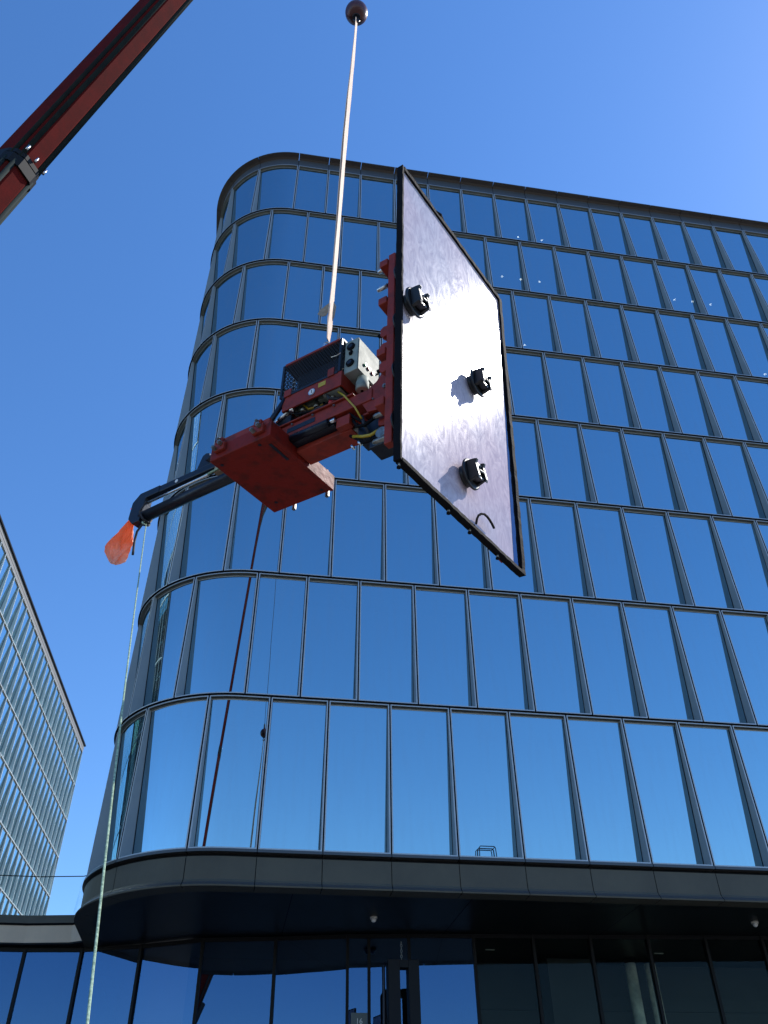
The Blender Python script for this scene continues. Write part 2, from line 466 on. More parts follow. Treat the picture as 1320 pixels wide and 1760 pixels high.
# parapet: fascia and projecting coping, one panel per module of the top storey
def sweep(mb, s0, s1, prof, P, mats, n, org, z_shift=0, caps=False):
    for i in range(n):
        a = s0 + (s1 - s0) * i / n; b = s0 + (s1 - s0) * (i + 1) / n
        for k in range(len(prof) - 1):
            (d0, z0), (d1, z1) = prof[k], prof[k + 1]
            A = P(a, d0); B = P(b, d0); C = P(b, d1); Dd = P(a, d1)
            mb.poly([Vector((A[0], A[1], z0)) - org, Vector((B[0], B[1], z0)) - org, Vector((C[0], C[1], z1)) - org, Vector((Dd[0], Dd[1], z1)) - org], mats[k], n > 1)
ZP = ZB[8]
nd8 = node_list(8, SMIN, SMAX)
prof = [(.03, ZP + .02), (.03, ZP + .50), (-.06, ZP + .54), (-.235, ZP + .57), (-.24, ZP + .61), (1.1, ZP + .75)]
pm_ = ['parapet', 'coping_under', 'coping_under', 'coping_under', 'coping_under']
for s0, s1 in zip(nd8[:-1], nd8[1:]):
    mb = MB(); n = 1 if s0 >= XT else 8
    sweep(mb, s0 + .012, s1 - .012, prof, path, pm_, n, oloc)
    mb.build('parapet_panel', OFF, fix=False)
mb = MB(); sweep(mb, SMIN, SMAX, [(.05, ZP), (.05, ZP + .50), (1.1, ZP + .50)], path, ['gasket', 'gasket'], 160, oloc)
mb.build('parapet_backing', OFF, fix=False)

# fascia under the first storey
ZF = ZB[0]
nd1 = [s + LEAN for s in node_list(1, SMIN, SMAX)]
for s0, s1 in zip(nd1[:-1], nd1[1:]):
    n = 1 if s0 >= XT else 8
    mb = MB()
    sweep(mb, s0 + .008, s1 - .008, [(.15, ZF + .012), (-.075, ZF + .008), (-.08, ZF - .055), (.09, ZF - .07)], path, ['ledge'] * 3, n, oloc)
    mb.build('ledge_trim', OFF, fix=False)
    mb = MB()
    sweep(mb, s0 + .008, s1 - .008, [(.07, ZF - .135), (-.02, ZF - .14), (-.02, ZF - .60), (-.05, ZF - .655), (-.12, ZF - .73), (-.115, ZF - .76), (.3, ZF - .762)], path, ['fascia', 'fascia', 'fascia', 'ledge', 'fascia', 'fascia'], n, oloc)
    mb.build('fascia_panel', OFF, fix=False)
mb = MB(); sweep(mb, SMIN, SMAX, [(.10, ZF), (.10, ZF - .745)], path, ['gasket'], 160, oloc)
mb.build('fascia_backing', OFF, fix=False)

# soffit over the ground floor
ZS = 5.26 + EYE
def soff_poly(d, zs):
    pts = [path(SMIN + (XT - SMIN) * i / 60, d) for i in range(61)] + [path(SMAX, d)]
    pts += [(SMAX, 40), (path(SMIN, d)[0], 40)]
    return [Vector((x, y, zs)) - oloc for x, y in pts]
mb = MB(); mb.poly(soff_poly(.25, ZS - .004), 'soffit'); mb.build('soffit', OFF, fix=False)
mb = MB()
for x in [1.2, 5.1, 9.0, 12.9, 16.8]:
    mb.box((x - 4, .3, ZS - .006), (x - 3.985, 3.6, ZS - .0045), 'gasket')
mb.build('soffit_joint', OFF)

# floor slabs, core, ceilings inside
for k in range(1, 9):
    mb = MB(); z1 = ZB[k] - .02; z0 = ZB[k] - .45
    mb.poly(soff_poly(.80, z0), 'slab'); mb.poly(soff_poly(.80, z1), 'interior')
    b = len(mb.v) // 2
    for i in range(b - 1):
        mb.poly([mb.v[i], mb.v[i + 1], mb.v[b + i + 1], mb.v[b + i]], 'interior')
    mb.build('floor_slab', OFF, fix=False)
mb = MB(); mb.poly([(-6.6, 21.4, ZP + .5), (24, 21.4, ZP + .5), (24, .9, ZP + .5), (-3.2, .9, ZP + .5), (-6.6, 4.5, ZP + .5)], 'slab'); mb.build('roof', OFF, fix=False)
mb = MB(); mb.box((-5.0, 6.2, 0), (23.4, 21.4, ZP + .45), 'interior'); mb.build('core_wall', OFF)
mb = MB(); mb.box((23.4, .9, 6.9), (23.55, 21.5, ZP + .5), 'parapet'); mb.build('end_wall', OFF)

# lit downlights behind the glass and in the soffit
def disc(mb, c, r, mat, n=12, h=.02):
    mb.tube([c, (c[0], c[1], c[2] - h)], r, mat, n)
LG = 'small lit ceiling lamps seen through the upper windows'
lamps = [((10.13, 20.18, 34.54), 8), ((11.28, 20.19, 34.54), 8), ((8.93, 20.02, 30.92), 7), ((9.77, 20.04, 30.92), 7), ((10.61, 20.03, 30.92), 7),
         ((16.83, 20.03, 30.92), 7), ((17.67, 20.02, 30.92), 7), ((18.53, 20.03, 30.92), 7), ((20.33, 20.71, 27.3), 6), ((9.69, 20.72, 27.3), 6)]
lampname = ['left one of the pair of lit lamps in the top storey', 'right one of the pair of lit lamps in the top storey',
            'lit lamp nearest the hanging pane in the seventh storey', 'middle lit lamp of the left trio in the seventh storey', 'right lit lamp of the left trio in the seventh storey',
            'left lit lamp of the right trio in the seventh storey', 'middle lit lamp of the right trio in the seventh storey', 'right lit lamp of the right trio in the seventh storey',
            'single lit lamp at the right edge in the sixth storey', 'single dim lit lamp just right of the hanging pane in the sixth storey']
for (c, k), lb in zip(lamps, lampname):
    mb = MB(); disc(mb, (0, 0, 0), .05, 'lamp', 14, .004)
    o = mb.build('ceiling_lamp'); o.location = (c[0], c[1], ZB[k] - .452)
    tag(o, lb, 'lamp', LG)
for (x, y), lb in zip([(3.18, 20.43), (12.32, 19.96)], ['small round soffit lamp above the portal at the entrance', 'small round soffit lamp at the right edge under the overhang']):
    t_ = empty('soffit_lamp', lb, 'lamp', (x, y, ZS - .006), 'soffit lamps under the overhang')
    mb = MB(); mb.tube([(0, 0, 0), (0, 0, -.05)], .085, 'lamp_soft', 14); mb.build('housing', t_)
    mb = MB(); mb.tube([(0, 0, -.05), (0, 0, -.10), (0, 0, -.12)], .05, 'white', 12, r_list=[.06, .05, .02]); mb.build('lens', t_)

# ground floor glazing
GP = [(-9.5, 23.2), (-8.0, 23.75), (-6.45, 24.0), (-4.99, 24.02), (-3.61, 23.9), (-2.14, 23.42), (-.65, 22.66), (1.09, 22.39), (2.79, 22.01), (3.3, 21.96), (4.25, 21.82), (5.83, 21.7), (7.3, 21.6), (8.73, 21.5), (10.19, 21.4)]
x, y = GP[-1]
while x < 27: x += 1.47; y -= .10; GP.append((x, y))
for i, ((x0, y0), (x1, y1)) in enumerate(zip(GP[:-1], GP[1:])):
    clear = x0 > 5.7
    mb = MB()
    v = Vector((x1 - x0, y1 - y0, 0)); nrm = Vector((v.y, -v.x, 0)).normalized()
    A = Vector((x0, y0, 0)); B = Vector((x1, y1, 0))
    e = .012
    zt = ZS - .02
    mb.poly([A - oloc, B - oloc, B - oloc + Vector((0, 0, zt)), A - oloc + Vector((0, 0, zt))], 'clear_glass' if clear else 'lobby_glass')
    p = mb.build('lobby_pane', OFF, fix=False)
    mb = MB(); u = v.normalized()
    q = A - oloc
    hw = .035
    for z0, z1 in ((0, zt),):
        pts = [q - u * hw + nrm * .06, q + u * hw + nrm * .06, q + u * hw - nrm * .12, q - u * hw - nrm * .12]
        mb.hexa([a + Vector((0, 0, z0)) for a in pts] + [a + Vector((0, 0, z1)) for a in pts], 'mullion')
    mb.build('mullion', OFF)
    mb = MB()
    L = v.length
    pts = [q + u * hw + nrm * .04, q + u * (L - hw) + nrm * .04, q + u * (L - hw) - nrm * .05, q + u * hw - nrm * .05]
    mb.hexa([a + Vector((0, 0, zt - .09)) for a in pts] + [a + Vector((0, 0, zt)) for a in pts], 'mullion')
    mb.build('head_rail', OFF)
# lobby interior: pale columns, a balcony edge
LB = [('pale round column standing behind the lobby glass, the left one of the pair', 10.78), ('pale round column standing behind the lobby glass, the right one of the pair', 11.35)]
for lb, x in LB:
    mb = MB(); mb.tube([(0, 0, 0), (0, 0, ZS - .1)], .15, 'column', 20)
    mb.tube([(0, 0, 0), (0, 0, .12)], .2, 'mullion', 20)
    o = mb.build('column'); o.location = (x, 24.0, 0); tag(o, lb, 'column', 'pale columns inside the lobby')
mb = MB(); mb.box((8.3, 23.6, 0), (9.6, 24.4, ZS - .1), 'interior'); o = mb.build('pier'); tag(o, 'broad dim pier behind the lobby glass left of the pale columns', 'pier')
mb = MB(); mb.box((6.2, 24.5, ZS - 1.15), (25, 24.7, ZS - .85), 'interior'); mb.box((6.2, 24.4, ZS - 1.5), (25, 24.5, ZS - 1.18), 'interior')
mb.build('gallery_edge', None); o = bpy.data.objects['gallery_edge']; tag(o, 'dim grey edge of the gallery inside the lobby', 'balcony')
for i, lbx in enumerate(['faint lamp under the lobby ceiling above the left end of the gallery', 'faint lamp under the lobby ceiling above the pale columns', 'faint lamp under the lobby ceiling above the right end of the gallery']):
    mb = MB(); mb.box((-.12, -.02, -.02), (.12, .02, 0), 'lamp_soft'); o = mb.build('strip_lamp'); o.location = ([6.6, 11.2, 14.4][i], 23.0, ZS - .05)
    tag(o, lbx, 'lamp', 'faint strip lamps inside the lobby')

# number plaque
pl = empty('number_plaque', 'grey plaque reading 16 on the narrow lobby pane left of the portal', 'sign', (3.06, 21.93, 0))
mb = MB(); mb.box((-.19, -.02, 4.60), (.19, 0, 5.30 - .12), 'plaque'); mb.build('plate', pl)
cu = bpy.data.curves.new('numerals', 'FONT'); cu.body = '16'; cu.size = .16; cu.align_x = 'CENTER'; cu.extrude = .003
to = bpy.data.objects.new('numerals', cu); col.objects.link(to)
bpy.context.view_layer.update()
me = bpy.data.meshes.new_from_object(to.evaluated_get(bpy.context.evaluated_depsgraph_get())); bpy.data.objects.remove(to)
me.materials.clear(); me.materials.append(M['letter'])
nm = link('numerals', me, pl); nm.rotation_euler = (R(90), 0, 0); nm.location = (0, -.026, 4.96)

# tall dark portal in front of the entrance
po = empty('portal_frame', 'tall dark steel portal frame with a narrow slot before the entrance', 'frame', (3.78, 20.3, 0))
HT = 5.93
for x0, x1, nme in ((-.33, -.07, 'post'), (.12, .36, 'post')):
    mb = MB(); mb.box((x0, -.16, 0), (x1, .16, HT), 'mullion'); mb.build(nme, po, bevel=.012)
mb = MB(); mb.box((-.0695, -.15, HT - .16), (.1195, .15, HT - .01), 'mullion'); mb.build('lintel', po)
mb = MB(); mb.tube([(-.41, 0, 0), (-.41, 0, HT - .12), (-.36, 0, HT - .05)], .035, 'navy', 8); mb.build('cable_pipe', po)
mb = MB()
for i in range(7):
    z = HT + .03 + i * .055
    mb.tube([(.0 + .02 * math.cos(a) * (i % 2), .02 * math.cos(a) * ((i + 1) % 2), z + .03 * math.sin(a)) for a in [k * math.pi / 4 for k in range(9)]], .006, 'dull_steel', 5, cap=False)
o = mb.build('lifting_chain', po)

# small tubular frame added on the ledge in place of a reflection in the panes
hd = empty('reflection_rail', 'small teal tubular rail added on the first storey ledge in place of a window reflection', 'rail', (5.5, D0 + .12, ZF + .02))
for y in (0, .16):
    mb = MB(); z = .30
    mb.tube([(-.20, y, 0), (-.185, y, z - .03), (-.16, y, z), (.16, y, z), (.185, y, z - .03), (.20, y, 0)], .011, 'navy', 8); mb.build('hoop', hd)
for x in (-.17, .17):
    mb = MB(); mb.tube([(x, 0, .29), (x, .16, .29)], .009, 'navy', 8); mb.build('crossbar', hd)

# ------------------------------------------------------------ podium with bronze fascia and glass rail
PD = empty('podium', 'low glass podium wing with a bronze fascia left of the office tower', 'building', (-6, 24, 0))
ploc = Vector((-6, 24, 0))
PP = [(-3.3, 23.22), (-3.9, 23.62), (-5.0, 23.78), (-6.5, 23.75), (-8.0, 23.45), (-9.6, 22.85), (-11.5, 21.8), (-13.5, 20.3)]
def pod(mb, prof, mats):
    for (x0, y0), (x1, y1) in zip(PP[:-1], PP[1:]):
        n0 = Vector((0, -1, 0))
        for k in range(len(prof) - 1):
            (d0, z0), (d1, z1) = prof[k], prof[k + 1]
            mb.poly([Vector((x0, y0 - d0, z0)) - ploc, Vector((x1, y1 - d0, z0)) - ploc, Vector((x1, y1 - d1, z1)) - ploc, Vector((x0, y0 - d1, z1)) - ploc], mats[k], True)
mb = MB(); pod(mb, [(-.4, ZS - .01), (.05, ZS - .005), (.05, ZS + .03)], ['mullion'] * 2); mb.build('soffit_edge', PD, fix=False)
mb = MB(); pod(mb, [(.02, ZS + .03), (.14, ZS + .40)], ['bronze']); mb.build('fascia', PD, fix=False)
mb = MB(); pod(mb, [(.16, ZS + .40), (.20, ZS + .44), (.20, ZS + .62), (-2, ZS + .66)], ['mullion', 'fascia', 'fascia']); mb.build('gutter_edge', PD, fix=False)
mb = MB(); mb.poly([Vector((x, y + .3, ZS + .62)) - ploc for x, y in PP] + [Vector((-13.5, 45, ZS + .62)) - ploc, Vector((-3.4, 45, ZS + .62)) - ploc], 'slab'); mb.build('roof', PD, fix=False)
mb = MB(); mb.box((-8, 3, 0), (2.4, 20, ZS + .5), 'interior'); mb.build('inner_wall', PD)
GR = empty('glass_balustrade', 'clear frameless glass balustrade on the roof of the bronze podium', 'railing', (-6, 24, ZS + .62))
for (x0, y0), (x1, y1) in zip(PP[1:-1], PP[2:]):
    mb = MB()
    a = Vector((x0 + 6 - .006, y0 - 24, 0)); b = Vector((x1 + 6 + .006, y1 - 24, 0)); h = Vector((0, 0, .98))
    mb.poly([a, b, b + h, a + h], 'rail_glass'); mb.build('glass_sheet', GR, fix=False)
    mb = MB(); mb.tube([a + h, b + h], .012, 'mullion', 6); mb.build('top_edge', GR)
mb = MB(); mb.poly([(2.7 - .6, -.78, 0), (2.1 + .0, -.38, 0), (2.1, -.38, .98), (2.7 - .0, -.78, .98)], 'rail_glass'); mb.build('glass_sheet', GR, fix=False)
mb = MB(); mb.tube([(2.7, -.78, .98), (2.1, -.38, .98)], .012, 'mullion', 6); mb.build('top_edge', GR)

# ------------------------------------------------------------ neighbouring building
s_ = 1.065
cx_, cy_ = -15.95 * s_, 81.7 * s_
az = R(2.91)
dvx, dvy = math.sin(az), math.cos(az)        # along the face, away from the camera
FH = 3.56
ZTOP = 36.04 * s_ + EYE
NB = empty('neighbour_building', 'long glass office block with pale splayed window frames at the left', 'building', (cx_, cy_, 0))
nloc = Vector((cx_, cy_, 0))
def npath(s, d=0.0):
    """s grows to the right as seen from the front = away from the camera; s=0 at far corner"""
    return (cx_ + dvx * s - dvy * d, cy_ + dvy * s + dvx * d)
MWD = 1.43
rows_n = 9
zt = ZTOP - .75 * s_
fm = pm = None
nw = 0
wins = []
for r in range(rows_n):
    z1 = zt - r * FH; z0 = z1 - FH
    off = 0 if r % 2 == 0 else .5 * MWD
    k = 0
    s1 = 0.0
    if off:
        wins.append((-off, 0.0, z0, z1)); s1 = -off
    for k in range(45):
        wins.append((s1 - MWD, s1, z0, z1)); s1 -= MWD
near = MB()
for (s0, s1, z0, z1) in wins:
    x, y = npath(s0); org = Vector((x, y, z0))
    # the 290 units in view are parts of their own, the rest of the long front is one part
    if s1 < (-34 + (ZTOP - z1) / FH * 2.2) * MWD:
        f, p = unit(s0, s1, z0, z1, npath, fr='frame_far', ck='cheek_far', hd='head', gl='glass_far', lean=0, out=0, org=nloc, dt=.09, db=.33, gap=.012)
        for q_ in (f, p):
            b_ = len(near.v); near.v += q_.v
            near.f += [tuple(b_ + i for i in fc) for fc in q_.f]; near.mi += [near.m(q_.mats[i]) for i in q_.mi]; near.smooth += q_.smooth
        continue
    nw += 1
    full = abs(s1 - s0 - MWD) < .01
    if full and fm: a, b = fm, pm
    else:
        f, p = unit(s0, s1, z0, z1, npath, fr='frame_far', ck='cheek_far', hd='head', gl='glass_far', lean=0, out=0, org=org, dt=.09, db=.33, gap=.012)
        a, b = f.mesh('window'), p.mesh('pane')
        if full: fm, pm = a, b
    wo = link('window', a, NB); wo.location = org - nloc
    link('pane', b, wo)
tag(near.build('window_rows', NB, fix=False), kind='stuff')
SL = -45.5 * MWD
mb = MB()
sweep(mb, SL, .02, [(.0, zt + .01), (.0, zt + .28), (-.02, zt + .29), (-.02, zt + .62)], npath, ['far_fascia', 'far_fascia', 'far_fascia'], 1, nloc); mb.build('fascia', NB, fix=False)
mb = MB()
sweep(mb, SL, .12, [(-.02, zt + .62), (-.16, zt + .64), (-.16, zt + .78), (1, zt + .8)], npath, ['mullion'] * 3, 1, nloc); mb.build('coping', NB, fix=False)
def nbox(s0, s1, d0, d1, z0, z1, mat, name):
    mb = MB()
    pts = [npath(s0, d0), npath(s1, d0), npath(s1, d1), npath(s0, d1)]
    mb.hexa([Vector((x, y, z0)) - nloc for x, y in pts] + [Vector((x, y, z1)) - nloc for x, y in pts], mat)
    return mb.build(name, NB)
nbox(SL, 0, .9, 16, 0, zt + .6, 'interior', 'core_wall')
nbox(-.03, -.0, .01, .88, zt - 9 * FH, zt + .6, 'cheek_far', 'end_wall')
nbox(SL, SL + .03, .01, .88, zt - 9 * FH, zt + .6, 'cheek_far', 'end_wall')

# ------------------------------------------------------------ hanging pane and lifting machine: local frame a, b, c
# a: away from the pane on its far side, b: along the pane to its far edge, c: up the pane
LA = Vector((-0.736405, 0.673057, 0.068578)); LBv = Vector((0.676087, 0.735835, 0.038121)); LC = Vector((0.024804, -0.074438, 0.996917))
LO = Vector((0.732235, 3.624525, 3.51011 + EYE))
def LW(a, b, c): return LO + LA * a + LBv * b + LC * c
def lmat(a, b, c):
    p = LW(a, b, c)
    return Matrix(((-LA.x, LBv.x, LC.x, p.x), (-LA.y, LBv.y, LC.y, p.y), (-LA.z, LBv.z, LC.z, p.z), (0, 0, 0, 1)))
def lthing(name, label, cat, a=0, b=0, c=0, group=None):
    o = empty(name, label, cat, group=group)
    o.matrix_world = lmat(a, b, c)
    o['_o'] = (a, b, c)
    return o
REMAP = False; MK = 1.04; GPN_NAME = 'glazing_unit'
# the pane hangs a degree or two off the machine's own frame
PA = Vector((-0.724103, 0.684439, 0.084956)); PB = Vector((0.689477, 0.721436, 0.064425)); PC = Vector((0.017195, -0.105226, 0.9943)); PO = Vector((0.73464, 3.62317, 3.51101 + EYE))
def pmat(a, b, c):
    p = PO + PA * a + PB * b + PC * c
    return Matrix(((-PA.x, PB.x, PC.x, p.x), (-PA.y, PB.y, PC.y, p.y), (-PA.z, PB.z, PC.z, p.z), (0, 0, 0, 1)))
class LMB(MB):
    """mesh given in a, b, c"""
    def done(s, name, parent, bevel=0.0):
        o0 = parent['_o'] if '_o' in parent.keys() else (0, 0, 0)
        if REMAP and parent.name != GPN_NAME:
            s.v = [(MK * x + .0856, MK * y + .132, MK * z + .13) for x, y, z in s.v]
        s.v = [(-(x - o0[0]), y - o0[1], z - o0[2]) for x, y, z in s.v]
        o = s.build(name, parent, bevel)
        o['_o'] = o0
        return o
    def done_sub(s, name, parent, bevel=0.0):
        return s.done(name, parent, bevel)

# pane
GPN = lthing('glazing_unit', 'large dusty glazing unit with black rubber edges hanging from the crane, glaring in the sun', 'glass pane')
GPN.matrix_world = pmat(0, 0, 0)
PW, PH = 1.684, 2.983
mb = LMB(); mb.box((-.002, .02, .02), (.028, PW - .02, PH - .02), 'film'); mb.done('glass_sheet', GPN)
mb = LMB(); mb.poly([(-.0035, PW - .15, .035), (-.0035, PW - .035, .035), (-.0035, PW - .035, PH - .6), (-.0035, PW - .06, PH - .6)], 'lobby_glass'); mb.done('clear_strip', GPN)
def edge_strip(p, q, w, name='edge_gasket'):
    """rubber edge made of many slightly uneven slices"""
    mb = LMB(); n = max(6, int((Vector(q) - Vector(p)).length / .05)); k = mb.m('rubber')
    d = (Vector(q) - Vector(p)).normalized(); inn = Vector((0, -d.z, d.y))
    ctr = Vector((0, PW / 2, PH / 2))
    if (ctr - Vector(p)).dot(inn) < 0: inn = -inn
    rings = []
    for i in range(n + 1):
        t = Vector(p).lerp(Vector(q), i / n)
        e = [random.uniform(-.0022, .0022) for _ in range(4)]
        rings.append([t + Vector((-.022 + e[0], 0, 0)) - inn * (.004 + e[1]), t + Vector((-.020 + e[0], 0, 0)) + inn * (w + e[2]), t + Vector((.032, 0, 0)) + inn * (w + e[3]), t + Vector((.032, 0, 0)) - inn * (.004 + e[1])])
    b0 = len(mb.v)
    for r_ in rings: mb.v += [tuple(x) for x in r_]
    for i in range(n):
        for j in range(4):
            mb.f.append((b0 + i * 4 + j, b0 + i * 4 + (j + 1) % 4, b0 + (i + 1) * 4 + (j + 1) % 4, b0 + (i + 1) * 4 + j)); mb.mi.append(k); mb.smooth.append(False)
    mb.f.append((b0, b0 + 1, b0 + 2, b0 + 3)); e_ = b0 + n * 4; mb.f.append((e_ + 3, e_ + 2, e_ + 1, e_)); mb.mi += [k, k]; mb.smooth += [False, False]
    mb.done(name, GPN)
edge_strip((0, 0, 0), (0, 0, PH), .016)
edge_strip((0, PW, 0), (0, PW, PH), .040)
edge_strip((0, .024, 0), (0, PW - .042, 0), .026)
edge_strip((0, .024, PH), (0, PW - .042, PH), .034)
def lc(mb, p, q, r, mat, n=10): mb.tube([p, q], r, mat, n)
for b, c in ((.03, -.02), (.62, -.02), (.90, -.02), (1.30, -.02)):
    mb = LMB(); lc(mb, (.01, b, .0), (.012, b, -.03), .008, 'dull_steel'); lc(mb, (.012, b, -.03), (.013, b, -.042), .014, 'rubber'); mb.done('edge_stud', GPN)
mb = LMB(); mb.tube([(-.025, .93, .04), (-.03, .935, .08), (-.036, .95, .115), (-.044, .975, .14), (-.05, 1.01, .155), (-.05, 1.05, .16), (-.048, 1.09, .155), (-.045, 1.13, .145), (-.04, 1.17, .13)], .009, 'rubber', 6); mb.done('loose_gasket_end', GPN)
mb = LMB(); mb.tube([(-.01, .52, PH - .005), (-.02, .58, PH + .02), (.0, .66, PH + .022), (.01, .72, PH + .0)], .014, 'rubber', 6); mb.done('loose_gasket_end', GPN)
mb = LMB(); mb.tube([(.02, 1.02, PH), (.03, 1.02, PH + .12)], .008, 'dull_steel', 6); mb.done('edge_pin', GPN)

# three hand suction cups on the near face
cups = [((.12, 1.53), 'black suction cup near the upper left edge of the hanging pane'), ((1.08, 1.47), 'black suction cup near the right edge of the hanging pane, above the lowest one'), ((.88, .41), 'black suction cup lowest on the hanging pane')]
def make_cup(b, c, label):
    t = lthing('suction_cup', label, 'suction cup', 0, b, c, 'black suction cups on the hanging pane')
    t['_o'] = (0, 0, 0)
    t.matrix_world = pmat(0, b * .95, c * .95) @ Matrix.Diagonal((.72, .92, .92, 1))
    rc_ = .128
    mb = LMB(); mb.tube([(-.004, 0, 0), (-.012, 0, 0), (-.05, 0, 0), (-.07, 0, 0)], .1, 'cup', 28, r_list=[.085, .088, .05, .045]); mb.done('rubber_bell', t)
    mb = LMB(); mb.tube([(-.062, 0, 0), (-.068, 0, 0), (-.085, 0, 0), (-.09, 0, 0)], .12, 'cup', 32, r_list=[rc_ - .006, rc_, rc_, rc_ - .01]); mb.done('disc', t)
    for y0, y1 in ((-.075, -.045), (.045, .075)):
        mb = LMB(); mb.prism([(-.09, -.085), (-.17, -.065), (-.19, -.085), (-.20, -.06), (-.185, .045), (-.205, .075), (-.175, .082), (-.09, .088)], y0, y1, lambda u, v, d: (u, d, v), 'cup'); mb.done('side_cheek', t, bevel=.004)
    mb = LMB(); mb.box((-.17, -.044, .035), (-.10, .044, .07), 'cup'); mb.box((-.17, -.044, -.065), (-.10, .044, -.04), 'cup'); mb.box((-.132, -.044, -.039), (-.10, .044, .034), 'cup'); mb.done('pump_body', t, bevel=.004)
    mb = LMB(); lc(mb, (-.175, -.046, 0), (-.175, .046, 0), .014, 'cup'); mb.done('handle', t)
    for y, z in ((.03, .055), (-.03, .055), (0, -.06), (.03, -.06)):
        mb = LMB(); lc(mb, (-.169, y, z), (-.176, y, z), .008, 'steel', 8); mb.done('screw', t)
    mb = LMB(); lc(mb, (-.09, .0, .097), (-.10, .0, .105), .012, 'steel', 8); mb.box((-.12, -.016, .076), (-.092, .016, .1), 'cup'); mb.done('latch', t)
    return t
for (b, c), lb in cups:
    t = make_cup(b, c, lb)
    # turned a little about the a axis
    t.matrix_world = t.matrix_world @ Matrix.Rotation(R({.12: 8, 1.08: -4, .88: 12}[b]), 4, 'X')

# machine
VM = lthing('vacuum_lifter', 'red glass lifting machine with mesh cage, grey control box and counterweight plate', 'lifting machine')
def B(name, lo, hi, mat, parent=VM, bevel=.006):
    mb = LMB(); mb.box(lo, hi, mat); return mb.done(name, parent, bevel)
def bolt(parent, a, b, c, axis='b', r=.016, l=.03, mat='dull_steel', name='bolt'):
    mb = LMB(); d = {'a': (1, 0, 0), 'b': (0, 1, 0), 'c': (0, 0, 1)}[axis]
    q = (a - d[0] * l, b - d[1] * l, c - d[2] * l)
    mb.tube([(a, b, c), q], r, mat, 6); e = (q[0] - d[0] * .008, q[1] - d[1] * .008, q[2] - d[2] * .008)
    mb.tube([q, e], r * .5, mat, 8)
    return mb.done(name, parent)
REMAP = True      # the body of the machine hangs a hand's width behind its vacuum frame
# counterweight plate
CP = B('counterweight_plate', (1.232, .12, .85), (1.81, .91, .985), 'red_rusty', bevel=.008)
mb = LMB(); mb.box((1.200, .115, .845), (1.2305, .915, .99), 'red_rusty'); mb.done('front_lip', CP, bevel=.004)
mb = LMB(); mb.box((1.26, .20, .846), (1.285, .42, .849), 'navy'); mb.done('slot', CP)
for a, b in ((1.345, .17), (1.7, .80), (1.28, .86), (1.75, .2)):
    mb = LMB(); lc(mb, (a, b, .846), (a, b, .849), .014, 'navy', 12); mb.done('hole', CP)
for a in (1.70, 1.315):
    mb = LMB(); mb.box((a - .05, .09, .90), (a + .05, .1195, .975), 'red'); mb.box((a - .03, .085, .9755), (a + .04, .1195, 1.02), 'red'); mb.done('bolt_block', CP, bevel=.004)
    bolt(CP, a - .02, .089, .955, 'b', .02, .03); bolt(CP, a + .03, .089, .92, 'b', .018, .035); bolt(CP, a + .0, .084, 1.0, 'b', .016, .02)
bolt(CP, 1.28, .935, .90, 'c', .018, .07); bolt(CP, 1.62, .935, .90, 'c', .018, .07)
B('upper_side_plate', (1.24, .13, .986), (1.80, .155, 1.05), 'red')
B('upper_side_plate', (1.24, .86, .986), (1.80, .885, 1.05), 'red')
# counterbalance arm
ARM = B('counterbalance_arm', (1.55, .40, 1.10), (2.93, .47, 1.17), 'navy', bevel=.008)
mb = LMB(); mb.prism([(2.88, .86), (2.97, .86), (3.03, .93), (3.02, 1.10), (2.94, 1.172), (2.70, 1.172), (2.70, 1.10), (2.86, 1.095)], .395, .475, lambda u, v, d: (u, d, v), 'navy'); mb.done('end_plate', ARM, bevel=.005)
mb = LMB(); mb.tube([(1.5, .44, .965), (2.90, .44, .925)], .052, 'navy', 14); mb.done('lower_tube', ARM)
mb = LMB(); mb.tube([(2.80, .37, 1.02), (2.86, .37, .93), (2.84, .40, .87), (2.84, .48, .87), (2.86, .51, .93)], .010, 'rope_dark', 6); mb.done('clamp', ARM)
mb = LMB(); mb.tube([(2.80, .385, 1.01), (2.10, .385, 1.025)], .012, 'steel', 8); mb.done('piston_rod', ARM)
mb = LMB(); mb.tube([(2.25, .384, 1.02), (2.0, .384, 1.045), (1.8, .384, 1.055)], .010, 'rope_green', 6); mb.done('cable', ARM)
mb = LMB(); mb.prism([(2.28, 1.171), (2.12, 1.171), (2.14, 1.23), (2.16, 1.30), (2.20, 1.315), (2.235, 1.30)], .405, .465, lambda u, v, d: (u, d, v), 'navy'); mb.done('lug', ARM, bevel=.004)
mb = LMB(); mb.tube([(2.13, .39, 1.24), (1.95, .39, 1.23), (1.72, .39, 1.22)], .009, 'steel', 8); mb.done('lock_pin', ARM)
mb = LMB(); lc(mb, (2.14, .37, 1.22), (2.14, .50, 1.22), .028, 'navy', 12); mb.done('pin_boss', ARM)
mb = LMB(); lc(mb, (2.50, .397, 1.135), (2.50, .401, 1.135), .017, 'white', 12); mb.done('white_spot', ARM)
mb = LMB(); mb.box((1.82, .395, 1.03), (2.05, .46, 1.095), 'canvas'); mb.done('rag', ARM)
